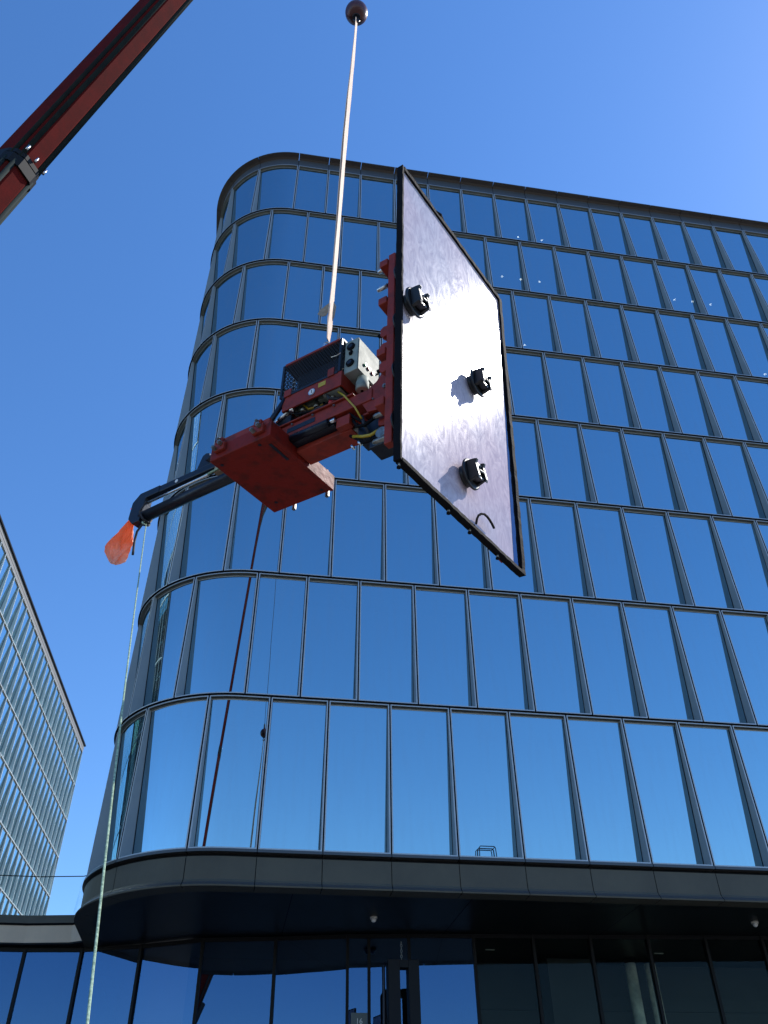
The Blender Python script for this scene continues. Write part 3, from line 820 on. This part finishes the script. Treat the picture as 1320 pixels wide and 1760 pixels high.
# main beams
BM = B('main_beam', (.46, .35, 1.02), (1.62, .60, 1.135), 'red')
mb = LMB(); mb.box((.98, .3465, 1.05), (1.25, .3495, 1.095), 'navy'); mb.done('slot', BM)
B('beam_flange', (.62, .33, 1.138), (1.40, .62, 1.152), 'red')
mb = LMB(); mb.box((.80, .36, .935), (1.20, .58, 1.018), 'navy'); mb.done('slide_block', VM, .004)
mb = LMB(); mb.tube([(.84, .345, .965), (1.195, .345, .965)], .032, 'navy', 14); mb.tube([(.78, .345, .965), (.84, .345, .965)], .016, 'steel', 10); mb.done('hydraulic_cylinder', VM)
LB_ = B('lower_beam', (.68, .42, .885), (1.195, .60, .933), 'red')
mb = LMB(); mb.box((.66, .36, .89), (.78, .418, .985), 'red'); mb.done('stop_block', LB_, .004)
mb = LMB(); mb.box((.64, .44, .89), (.678, .58, .95), 'dull_steel'); mb.done('end_cap', LB_, .004)
for a in (1.0, 1.2, .8): bolt(BM, a, .346, 1.118, 'b', .009, .006)
# link bars between cage and plate
mb = LMB(); mb.tube([(1.27, .31, 1.40), (1.44, .25, 1.02)], .022, 'navy', 8); mb.done('link_bar', VM)
mb = LMB(); mb.tube([(1.24, .33, 1.27), (1.36, .33, 1.20)], .018, 'steel', 8); mb.tube([(1.18, .33, 1.26), (1.22, .33, 1.26)], .03, 'steel', 10); mb.done('link_rod', VM)
mb = LMB(); mb.box((1.22, .34, 1.153), (1.38, .52, 1.235), 'navy'); mb.done('valve_block', VM, .005)
# pump tray
TR = B('pump_tray', (.71, .295, 1.25), (1.285, .31, 1.405), 'red', bevel=.003)
B('tray_side', (.71, .72, 1.25), (1.285, .735, 1.405), 'red', TR, .003)
B('tray_end', (1.27, .3105, 1.25), (1.285, .7195, 1.405), 'red', TR, .003)
B('tray_end', (.71, .3105, 1.26), (.725, .7195, 1.405), 'red', TR, .003)
B('battery', (.76, .36, 1.27), (.98, .66, 1.42), 'battery', TR)
B('battery', (1.02, .38, 1.29), (1.25, .62, 1.42), 'battery', TR)
mb = LMB(); lc(mb, (.99, .289, 1.315), (.99, .2945, 1.315), .032, 'steel', 20); lc(mb, (.99, .287, 1.315), (.99, .2888, 1.315), .025, 'white', 20); mb.box((.985, .2855, 1.30), (.99, .2868, 1.33), 'rubber'); mb.done('pressure_gauge', TR)
for pts, mt in (([(.95, .40, 1.27), (.93, .42, 1.20), (.86, .40, 1.17), (.80, .42, 1.21), (.82, .45, 1.28)], 'rubber'), ([(1.05, .42, 1.29), (1.0, .44, 1.22), (.9, .46, 1.2), (.85, .5, 1.25)], 'rubber'), ([(1.12, .36, 1.29), (1.08, .38, 1.25), (.98, .4, 1.25), (.94, .42, 1.28)], 'yellow'), ([(.88, .33, 1.28), (.84, .33, 1.20), (.78, .36, 1.19), (.72, .40, 1.22)], 'rope_dark')):
    mb = LMB(); mb.tube(pts, .011, mt, 6); mb.done('hose', TR)
mb = LMB(); lc(mb, (.86, .40, 1.19), (.86, .40, 1.25), .035, 'redbtn', 14); mb.done('filter_bowl', TR)
mb = LMB(); lc(mb, (1.0, .38, 1.22), (1.0, .38, 1.26), .025, 'dull_steel', 12); mb.done('valve', TR)
for i_, pts in enumerate(([(1.22, .36, 1.27), (1.15, .34, 1.20), (1.02, .36, 1.18), (.92, .38, 1.21), (.86, .42, 1.28)], [(1.20, .42, 1.28), (1.10, .38, 1.18), (.96, .34, 1.17), (.84, .36, 1.16), (.74, .40, 1.17), (.62, .42, 1.10)], [(.90, .50, 1.27), (.80, .46, 1.19), (.70, .42, 1.14), (.58, .38, 1.08), (.50, .38, .96)], [(.78, .35, 1.26), (.70, .33, 1.16), (.60, .34, 1.0), (.55, .36, .88)])):
    mb = LMB(); mb.tube(pts, (.010, .009, .012, .008)[i_], ('rubber', 'rope_dark', 'rubber', 'yellow')[i_], 7); mb.done('hose', TR)
for a_, b_ in ((1.12, .36), (.84, .37), (1.0, .44)):
    mb = LMB(); mb.tube([(a_, b_, 1.265), (a_, b_, 1.235), (a_, b_, 1.225)], .02, 'dull_steel', 10, r_list=[.022, .022, .012]); mb.done('pipe_fitting', TR)
mb = LMB(); mb.box((.74, .32, 1.252), (.90, .70, 1.262), 'box_grey'); mb.done('battery_strap', TR)
B('warning_sticker', (.86, .2925, 1.33), (.93, .2945, 1.375), 'yellow', TR, 0)
# mesh cage
CG = B('pump_motor', (.80, .38, 1.425), (1.24, .64, 1.70), 'navy', bevel=.03)
lo, hi = (.735, .300, 1.406), (1.31, .73, 1.77)
for aa in (lo[0], hi[0]):
    for bb in (lo[1], hi[1]):
        B('cage_post', (aa - .011, bb - .011, lo[2]), (aa + .011, bb + .011, hi[2]), 'navy', CG, .002)
for cc in (lo[2], hi[2]):
    for bb in (lo[1], hi[1]):
        B('cage_rail', (lo[0] + .012, bb - .011, cc - .011), (hi[0] - .012, bb + .011, cc + .011), 'red' if cc > 1.6 else 'navy', CG, .002)
    for aa in (lo[0], hi[0]):
        B('cage_rail', (aa - .011, lo[1] + .012, cc - .011), (aa + .011, hi[1] - .012, cc + .011), 'navy', CG, .002)
def lattice(name, fn, U, V, du, slope):
    mb = LMB(); w_ = .0028
    for sgn in (1, -1):
        u = -V / slope
        while u < U:
            a0, a1 = max(0, u), min(U, u + V / slope)
            if a1 > a0:
                v0, v1 = (a0 - u) * slope, (a1 - u) * slope
                if sgn < 0: v0, v1 = V - v0, V - v1
                p, q = fn(a0, v0), fn(a1, v1)
                mb.tube([p, q], w_, 'navy', 4, cap=False)
            u += du
    o = mb.done(name, CG); o['kind'] = 'stuff'
    return o
U = hi[0] - lo[0]; V = hi[2] - lo[2]; Bw = hi[1] - lo[1]
lattice('wire_mesh', lambda u, v: (lo[0] + u, lo[1] - .006, lo[2] + v), U, V, .026, 1.7)
lattice('wire_mesh', lambda u, v: (lo[0] + u, hi[1] + .006, lo[2] + v), U, V, .026, 1.7)
lattice('wire_mesh', lambda u, v: (hi[0] + .006, lo[1] + u, lo[2] + v), Bw, V, .026, 1.7)
lattice('wire_mesh', lambda u, v: (lo[0] - .006, lo[1] + u, lo[2] + v), Bw, V, .026, 1.7)
mb = LMB(); mb.box((.745, .312, 1.395), (1.30, .72, 1.403), 'navy'); mb.done('cage_floor', CG)
mb = LMB(); mb.box((.745, .312, 1.775), (1.30, .72, 1.783), 'navy'); mb.done('cage_lid', CG)
B('mounting_tab', (.78, .284, 1.39), (.84, .292, 1.47), 'red', CG, .002)
B('mounting_tab', (1.20, .284, 1.39), (1.27, .292, 1.46), 'red', CG, .002)
mb = LMB(); mb.prism([(1.7835, .70), (1.90, .735), (1.7835, .79)], .42, .5, lambda u, v, d: (v, d, u), 'steel'); mb.done('guide_plate', CG)
# control box
CB = B('control_box', (.59, .325, 1.385), (.715, .62, 1.735), 'box_grey', bevel=.006)
for bb, cc, mt, rr_ in ((.42, 1.50, 'green', .014), (.47, 1.50, 'redbtn', .016), (.525, 1.495, 'redbtn', .016), (.59, 1.545, 'rubber', .008)):
    mb = LMB(); lc(mb, (.589, bb, cc), (.574, bb, cc), rr_, mt, 14); mb.done('button', CB)
for cc in (1.655, 1.475):
    mb = LMB(); lc(mb, (.655, .324, cc), (.655, .312, cc), .036, 'rubber', 20); lc(mb, (.655, .3115, cc), (.655, .307, cc), .020, 'navy', 12); mb.done('socket', CB)
mb = LMB(); mb.box((.64, .308, 1.565), (.665, .324, 1.59), 'rubber'); mb.box((.635, .306, 1.585), (.65, .322, 1.60), 'rubber'); mb.done('key_switch', CB)
mb = LMB(); mb.box((.5865, .335, 1.395), (.5895, .61, 1.725), 'box_grey'); mb.done('lid', CB, .001)
mb = LMB(); mb.tube([(.615, .44, 1.384), (.615, .44, 1.34), (.615, .44, 1.335), (.615, .44, 1.27), (.615, .44, 1.255)], .05, 'box_grey', 20, r_list=[.045, .045, .052, .052, .045]); lc(mb, (.615, .44, 1.254), (.615, .44, 1.25), .012, 'rubber', 10); mb.done('siren', CB)
B('box_bracket', (.60, .52, 1.154), (.70, .66, 1.384), 'red', VM, .004)
mb = LMB(); mb.tube([(.73, .29, 1.60), (.76, .285, 1.585), (.82, .288, 1.60)], .004, 'steel', 5); mb.done('control_cable', VM)
# head: red mast plate towards the pane
MP = LMB(); MP.prism([(.25, .70), (.40, .74), (.40, .90), (.50, .92), (.55, 1.02), (.52, 1.14), (.43, 1.19), (.36, 1.28), (.25, 1.33)], .36, .385, lambda u, v, d: (u, d, v), 'red'); MP = MP.done('mast_cheek', VM, .003)
mb = LMB(); mb.prism([(.25, .70), (.40, .74), (.40, .90), (.56, .92), (.66, 1.11), (.66, 1.24), (.50, 1.26), (.36, 1.28), (.25, 1.33)], .60, .625, lambda u, v, d: (u, d, v), 'red'); mb.done('mast_cheek', VM, .003)
B('mast_web', (.27, .386, .76), (.30, .599, 1.30), 'red')
B('mast_web', (.45, .386, .93), (.56, .599, .95), 'red')
bolt(MP, .35, .359, 1.10, 'b', .020, .012); bolt(MP, .45, .359, 1.02, 'b', .008, .006)
B('swivel_block', (.33, .40, .60), (.50, .56, .72), 'navy')
B('swivel_block', (.42, .42, .74), (.62, .56, .90), 'navy')
mb = LMB(); lc(mb, (.37, .35, .66), (.37, .40, .66), .045, 'dull_steel', 16); mb.done('swivel_pin', VM)
for c0 in (.80, .56):
    mb = LMB(); mb.tube([(.22, .33, c0), (.40, .33, c0 + .005), (.42, .33, c0 + .005)], .02, 'dull_steel', 12, r_list=[.02, .02, .014]); mb.done('locking_pin', VM)
for pts, mt in (([(.40, .40, .74), (.48, .38, .70), (.56, .40, .74), (.66, .42, .80)], 'yellow'), ([(.42, .38, .86), (.52, .36, .80), (.60, .38, .84), (.66, .40, .95)], 'rubber'), ([(.44, .40, .66), (.55, .40, .68), (.62, .42, .76), (.70, .44, .84)], 'rubber'), ([(.36, .44, .75), (.46, .46, .83), (.58, .40, .90), (.68, .38, 1.0)], 'rubber'), ([(.50, .42, .72), (.53, .37, .82), (.56, .38, .92)], 'rope_dark')):
    mb = LMB(); mb.tube(pts, .013, mt, 7); mb.done('hose', VM)
for a, c in ((.60, .93), (.57, .90), (.66, .70), (.60, .71)):
    mb = LMB(); mb.tube([(a, .40, c), (a - .02, .42, c - .03)], .011, 'steel', 8); mb.done('hose_fitting', VM)
REMAP = False
# vacuum frame behind the pane
for bb in (.03, .86, 1.60):
    B('frame_upright', (.066, bb, .20), (.125, bb + .06, 2.09), 'red')
for cc in (.55, 1.02, 1.55, 1.98):
    B('cross_arm', (.128, .02, cc), (.20, 1.68, cc + .07), 'red')
B('hub', (.201, .50, .90), (.36, .74, 1.45), 'red')
for bb in (.06, .89, 1.63):
    for cc in (.35, .8, 1.28, 1.8):
        mb = LMB(); mb.tube([(.030, bb, cc), (.045, bb, cc), (.064, bb, cc)], .1, 'cup', 20, r_list=[.09, .08, .03]); mb.done('vacuum_pad', VM)
for cc in (.92, 1.10, 1.27):
    mb = LMB(); mb.prism([(.127, -.05), (.16, -.055), (.185, -.03), (.185, .03), (.16, .05), (.127, .045)], .04, .09, lambda u, v, d, cc=cc: (u, d, cc + v), 'red'); mb.done('pad_bracket', VM, .003)
    mb = LMB(); lc(mb, (.185, .065, cc), (.215, .065, cc), .014, 'rubber', 10); mb.done('bracket_knob', VM)
for c0 in (1.99, 2.21):
    mb = LMB(); mb.tube([(.128, .2, c0), (.24, .2, c0)], .016, 'rubber', 10); mb.done('arm_pin', VM)
    mb = LMB(); mb.tube([(.24, .2, c0), (.33, .2, c0), (.335, .2, c0)], .019, 'steel', 12, r_list=[.019, .019, .014]); mb.done('arm_pin_sleeve', VM)
B('pin_holder', (.128, .17, 1.90), (.17, .23, 2.26), 'red')
REMAP = True
# lifting lug
mb = LMB(); mb.prism([(.90, 1.784), (1.22, 1.784), (1.10, 1.87), (1.08, 1.97), (1.03, 1.99), (.99, 1.96), (.98, 1.87)], .475, .505, lambda u, v, d: (u, d, v), 'red'); mb.done('lifting_lug', VM, .003)
mb = LMB(); mb.prism([(1.08, 1.784), (1.30, 1.784), (1.14, 1.84), (1.09, 1.93)], .52, .54, lambda u, v, d: (u, d, v), 'navy'); mb.done('lug_gusset', VM, .003)

# shackle and sling
REMAP = False
_LW = LW
def LW(a, b, c): return _LW(MK * a + .0856, MK * b + .132, MK * c + .13)
HK = LW(1.035, .49, 2.10)
sh = empty('shackle', 'bright steel bow shackle joining the sling to the lifting machine', 'shackle', tuple(LW(1.035, .49, 1.95)))
o0 = LW(1.035, .49, 1.95)
mb = MB(); pts = []
for k in range(13):
    a = math.pi * k / 12
    pts.append(Vector((math.cos(a) * .034, 0, .10 + math.sin(a) * .045)))
pts = [Vector((.030, 0, 0))] + pts + [Vector((-.030, 0, 0))]
mb.tube(pts, .0095, 'steel', 8); mb.build('bow', sh)
mb = MB(); mb.tube([(.048, 0, 0), (-.048, 0, 0)], .011, 'steel', 10); mb.build('pin', sh)
mb = MB(); mb.tube([(.05, 0, .0), (.05, 0, .0)], .02, 'steel', 8)
BALL = Vector((.583, 4.69, 13.49 + EYE))
sl = empty('webbing_sling', 'long pale pink webbing sling between the hook ball and the lifting machine', 'sling', tuple(HK))
d = BALL - Vector((0, 0, .24)) - HK
n = 60; w_ = .026
nrm = Vector((-math.sin(R(118)), -math.cos(R(118)), 0)); side = Vector((nrm.y, -nrm.x, 0))
for k, (off, wd) in enumerate(((Vector((0, 0, 0)), .052), (nrm * .018 + side * -.008, .038))):
    mb = MB(); kk = mb.m('sling')
    for i in range(n + 1):
        t_ = i / n
        c_ = d * t_ + off * math.sin(math.pi * min(1, t_ * 1.0)) + Vector((math.sin(t_ * 9) * .004, 0, 0))
        tw = .10 * math.sin(t_ * 7 + k)
        sdir = side * math.cos(tw) + nrm * math.sin(tw)
        ww = wd * (1 - .35 * t_) * (1 + .06 * math.sin(t_ * 40 + k))
        if i < 2: ww *= .55 + .2 * i
        for a_, b_ in ((-1, -1), (1, -1), (1, 1), (-1, 1)):
            mb.v.append(tuple(c_ + sdir * ww * a_ + nrm * .0035 * b_))
    for i in range(n):
        for j in range(4):
            mb.f.append((i * 4 + j, i * 4 + (j + 1) % 4, (i + 1) * 4 + (j + 1) % 4, (i + 1) * 4 + j)); mb.mi.append(kk); mb.smooth.append(False)
    mb.build('strap', sl)
# torn sleeve around the sling
mb = MB()
c0 = d * .045
for p in ([(-.012, 0, .16), (-.09, -.01, .06), (-.115, 0, -.01), (-.07, .01, -.05), (-.035, 0, -.03), (-.02, 0, .02)], [(.03, .01, .18), (.055, .01, .10), (.04, 0, -.05), (.02, 0, -.12), (.022, .01, .0)]):
    q = [rr * x - fwd * (y + .03) + Vector((0, 0, z + .05)) + c0 for x, y, z in p]
    mb.poly(q, 'canvas'); mb.poly([v + fwd * .006 for v in q][::-1], 'canvas')
mb.build('torn_sleeve', sl, fix=False)

# hook ball
hb = empty('hook_ball', 'dark red steel headache ball of the crane rope at the top of the picture', 'hook ball', tuple(BALL))
bm = bmesh.new(); bmesh.ops.create_uvsphere(bm, u_segments=32, v_segments=20, radius=.165)
for v in bm.verts: v.co.z *= 1.12
me = bpy.data.meshes.new('ball'); bm.to_mesh(me); bm.free(); me.materials.append(M['ball'])
for q in me.polygons: q.use_smooth = True
link('ball', me, hb)
mb = MB(); mb.tube([(0, 0, .17), (0, 0, .21), (0, 0, .36), (0, 0, .40)], .05, 'navy', 14, r_list=[.055, .04, .035, .015]); mb.build('swivel', hb)
mb = MB(); mb.tube([(0, 0, -.17), (0, 0, -.22), (.02, 0, -.25), (.035, 0, -.29), (.01, 0, -.325), (-.03, 0, -.31), (-.045, 0, -.27)], .02, 'navy', 10, r_list=[.035, .022, .02, .02, .018, .015, .008]); mb.build('hook', hb)
mb = MB(); mb.tube([(0, 0, -.165), (0, 0, -.19)], .06, 'navy', 16); mb.build('collar', hb)

# flag, short rope, tag line at the arm tip
fl = empty('warning_flag', 'bright orange plastic bag tied as a warning flag to the end of the arm', 'flag', tuple(LW(3.035, .45, 1.03)))
o_ = LW(3.035, .45, 1.03)
prof_ = [(0, .010), (.03, .016), (.07, .028), (.12, .044), (.17, .058), (.22, .072), (.27, .086), (.32, .096), (.36, .100), (.40, .096), (.44, .082), (.475, .056), (.495, .022)]
mb = MB(); kk = mb.m('flag'); NN = 36
ax = (LW(3.16, .45, .55) - o_).normalized(); sx = rr - ax * rr.dot(ax); sx.normalize(); sy = ax.cross(sx)
random.seed(11)
ph = [random.uniform(0, 6.28) for _ in range(6)]
for i, (t_, r_) in enumerate(prof_):
    for j in range(NN):
        a_ = 2 * math.pi * j / NN
        g_ = min(1, t_ / .2)
        cr = .92 + g_ * (.34 * abs(math.sin(1.5 * a_ + ph[0] + t_ * 5)) - .24 * abs(math.sin(2.5 * a_ + ph[1] - t_ * 13)) + .14 * abs(math.sin(4.5 * a_ + ph[2] + 22 * t_))) + random.uniform(-.07, .07)
        px = math.cos(a_) * r_ * cr * .86; py = math.sin(a_) * r_ * cr * .5
        if t_ > .25 and math.cos(a_) < -.8: px -= .035 * math.sin(math.pi * (t_ - .25) / .25)      # pulled-out corner
        mb.v.append(tuple(ax * (t_ + .03 * g_ * math.sin(4 * a_ + ph[3])) + sx * px + sy * py))
for i in range(len(prof_) - 1):
    for j in range(NN):
        mb.f.append((i * NN + j, i * NN + (j + 1) % NN, (i + 1) * NN + (j + 1) % NN, (i + 1) * NN + j)); mb.mi.append(kk); mb.smooth.append(False)
e = (len(prof_) - 1) * NN
mb.f.append(tuple(e + j for j in range(NN))); mb.mi.append(kk); mb.smooth.append(False)
mb.build('bag', fl, fix=True)
mb = MB(); mb.tube([(.03, .02, .02), (0, 0, .0), (-.02, -.02, .03), (-.045, 0, .05)], .004, 'flag', 5); mb.tube([(.0, .0, .0), (-.03, .01, .055)], .004, 'flag', 5); mb.build('knot', fl)
rk = empty('short_rope', 'short black rope end hooked under the arm tip beside the flag', 'rope', tuple(LW(2.84, .45, .85)))
o_ = LW(2.84, .45, .85)
mb = MB(); pts = [LW(2.85, .45, .865), LW(2.90, .45, .85), LW(2.94, .45, .80), LW(2.945, .45, .70), LW(2.93, .45, .60), LW(2.925, .45, .56)]
mb.tube([p - o_ for p in pts], .011, 'rope_dark', 8); mb.build('cord', rk)
mb = MB(); p = LW(2.845, .45, .855) - o_
for k_ in range(3):
    mb.tube([p + Vector((.03 * math.cos(a), .022 * math.sin(a + k_), .026 * math.sin(a) + .012 * k_ - .02)) for a in [q * math.pi / 5 for q in range(11)]], .008, 'rope_green' if k_ == 1 else 'rope_dark', 6)
mb.build('knot', rk)
tg = empty('tag_line', 'long thin pale green tag line running from the arm tip down past the tower edge', 'rope', tuple(LW(2.84, .45, .84)))
o_ = LW(2.84, .45, .84)
E1 = Vector((-.39, 2.94, .44 + EYE))
mb = MB(); pts = []
for i in range(41):
    t_ = i / 40
    pts.append((E1 - o_) * t_ + Vector((0, 0, -.16 * math.sin(math.pi * t_))))
dlast = (pts[-1] - pts[-2]).normalized()
pts.append(pts[-1] + dlast * 1.4)
pts.append(Vector((pts[-1].x, pts[-1].y - .2, -o_.z + .02)))
mb.tube(pts, .0048, 'rope_green', 6); mb.build('line', tg)

# ------------------------------------------------------------ crane
TIP = Vector((.57, 4.60, 28.2 + EYE))
BP = Vector((-4.35, 7.17, 11.70 + EYE))
ct = bpy.data.objects.new('mobile_crane', None); col.objects.link(ct)
dirB = (TIP - BP).normalized()
tb = (3.0 - BP.z) / dirB.z
FOOT = BP + dirB * tb
ct.location = (FOOT.x, FOOT.y, 0)
tag(ct, 'dark red telescopic boom of a mobile crane crossing the sky at the upper left', 'crane')
cl = Vector((FOOT.x, FOOT.y, 0))
bx = dirB.cross(Vector((0, 0, 1))).normalized()       # sideways
by = bx.cross(dirB).normalized()                        # over the top
def boom_sec(p, q, w_, h_, name, parent):
    """box with rounded lower half"""
    prof = [(-.5, .5), (-.5, -.12), (-.43, -.34), (-.22, -.49), (.22, -.49), (.43, -.34), (.5, -.12), (.5, .5), (.44, .56), (-.44, .56)]
    mb = MB(); n = len(prof)
    for c_ in (p, q):
        for u, v in prof: mb.v.append(tuple(c_ + bx * u * w_ + by * v * h_ - cl))
    for j in range(n):
        k_ = mb.m('boom')
        mb.f.append((j, (j + 1) % n, n + (j + 1) % n, n + j)); mb.mi.append(k_); mb.smooth.append(False)
    mb.f.append(tuple(range(n))[::-1]); mb.f.append(tuple(range(n, 2 * n))); mb.mi += [mb.m('boom')] * 2; mb.smooth += [False] * 2
    o = mb.build(name, parent)
    for u, v in ((-.475, -.24), (.475, -.24), (-.33, -.425), (.33, -.425)):
        s_b = MB(); s_b.tube([p + bx * u * w_ + by * v * h_ - cl, q + bx * u * w_ + by * v * h_ - cl], .040, 'boom_seam', 8); s_b.build('weld_seam', o)
    return o
col_pt = BP + dirB * .30
boom_sec(FOOT, col_pt, .55, .60, 'boom_base_section', ct)
boom_sec(col_pt - dirB * .3, TIP, .49, .55, 'boom_top_section', ct)
def collar(c_, w_, h_, t_, name):
    prof = [(-.5, .56), (-.5, -.12), (-.43, -.34), (-.22, -.49), (.22, -.49), (.43, -.34), (.5, -.12), (.5, .56)]
    mb = MB(); n = len(prof)
    for k_ in (-t_, t_):
        for u, v in prof: mb.v.append(tuple(c_ + dirB * k_ + bx * u * w_ + by * v * h_ - cl))
    kk = mb.m('mullion')
    for j in range(n):
        mb.f.append((j, (j + 1) % n, n + (j + 1) % n, n + j)); mb.mi.append(kk); mb.smooth.append(False)
    mb.f.append(tuple(range(n))[::-1]); mb.f.append(tuple(range(n, 2 * n))); mb.mi += [kk] * 2; mb.smooth += [False] * 2
    mb.build(name, ct)
collar(col_pt, .61, .68, .09, 'wear_collar'); collar(col_pt + dirB * .17, .57, .63, .04, 'wear_collar')
for u in (-.2, 0, .2):
    mb = MB(); c_ = col_pt + dirB * .22 + bx * u + by * -.33; mb.tube([c_ - cl, c_ + dirB * .1 - cl], .02, 'steel', 8); mb.build('collar_bolt', ct)
mb = MB(); mb.box((-.25, -.3, -.4), (.25, .3, .4), 'boom'); o = mb.build('boom_head', ct, .02); o.location = TIP - cl
mb = MB(); mb.tube([TIP + Vector((.02, .11, 0)) - cl, BALL + Vector((0, 0, .38)) - cl], .011, 'rope_dark', 6); mb.build('hoist_rope', ct)
# carrier (outside the picture, seen only mirrored)
def CBx(name, lo, hi, mat, bev=.03):
    mb = MB(); mb.box(lo, hi, mat); return mb.build(name, ct, bev)
CBx('chassis', (-1.2, -6.0, .8), (1.2, 5.0, 1.35), 'mullion'); CBx('deck', (-1.25, -6.0, 1.352), (1.25, 3.1, 1.6), 'boom')
CBx('driver_cab', (-1.2, 3.2, .9), (1.2, 5.4, 2.7), 'white', .1); CBx('turntable', (-1.0, -1.6, 1.602), (1.0, 1.5, 1.9), 'mullion'); CBx('superstructure', (-.9, -2.6, 1.902), (-.45, .9, 3.3), 'boom'); CBx('superstructure', (.45, -2.6, 1.902), (.9, .9, 3.3), 'boom')
CBx('counterweight', (-1.2, -3.6, 1.75), (1.2, -2.61, 3.0), 'mullion'); CBx('operator_cab', (-1.9, -.6, 1.9), (-.95, 1.3, 3.5), 'white', .08)
mb = MB(); mb.tube([(0, 1.1, 2.0), FOOT + dirB * 5.5 - cl - by * .3], .16, 'mullion', 14); mb.build('luffing_cylinder', ct)
for y_ in (-4.8, -3.3, 1.6, 4.0):
    for x_ in (-1.25, .85):
        mb = MB(); mb.tube([(x_, y_, .58), (x_ + .4, y_, .58)], .58, 'tyre', 20); wv = mb.build('wheel', ct)
        mb = MB(); mb.tube([(x_ - .01, y_, .58), (x_ + .41, y_, .58)], .28, 'dull_steel', 16); mb.build('rim', wv)

# ------------------------------------------------------------ palms behind the camera, mirrored in the lobby glass
def palm(x, y, h, label):
    t = empty('palm_tree', label, 'palm tree', (x, y, 0), 'palms across the square')
    mb = MB(); mb.tube([(.3 * math.sin(k / 5), 0, h * k / 10) for k in range(11)], .16, 'bark', 10, r_list=[.24 - .012 * k for k in range(11)]); mb.build('trunk', t)
    top = Vector((.3 * math.sin(2), 0, h))
    for i in range(18):
        a_ = i * 2.399; el = R(60 - 5.5 * i)
        mb = MB(); L_ = random.uniform(1.7, 2.3); pp = []
        for k in range(9):
            s_1 = k / 8 * L_
            pp.append(top + Vector((math.cos(a_), math.sin(a_), 0)) * s_1 * math.cos(el) + Vector((0, 0, s_1 * math.sin(el) - .28 * s_1 * s_1)))
        mb.tube(pp, .02, 'leaf', 4, r_list=[.03 - .003 * k for k in range(9)])
        sd_ = Vector((-math.sin(a_), math.cos(a_), 0))
        for k in range(1, 9):
            for q in (0, .5):
                c_ = pp[k - 1].lerp(pp[k], q)
                dd = (pp[k] - pp[k - 1]).normalized()
                ll = .55 * math.sin(math.pi * (.12 + .8 * (k - 1 + q) / 8))
                for sg in (1, -1):
                    tip = c_ + sd_ * sg * ll + dd * ll * .7 - Vector((0, 0, ll * .45))
                    mb.poly([c_, c_ + dd * .06, tip], 'leaf'); 
        mb.build('frond', t, fix=False)
palm(10.5, -12, 8.2, 'palm tree mirrored in the lobby glass right of the portal')
for k_ in list(bpy.data.objects):
    if '_o' in k_.keys(): del k_['_o']
bpy.context.view_layer.update()
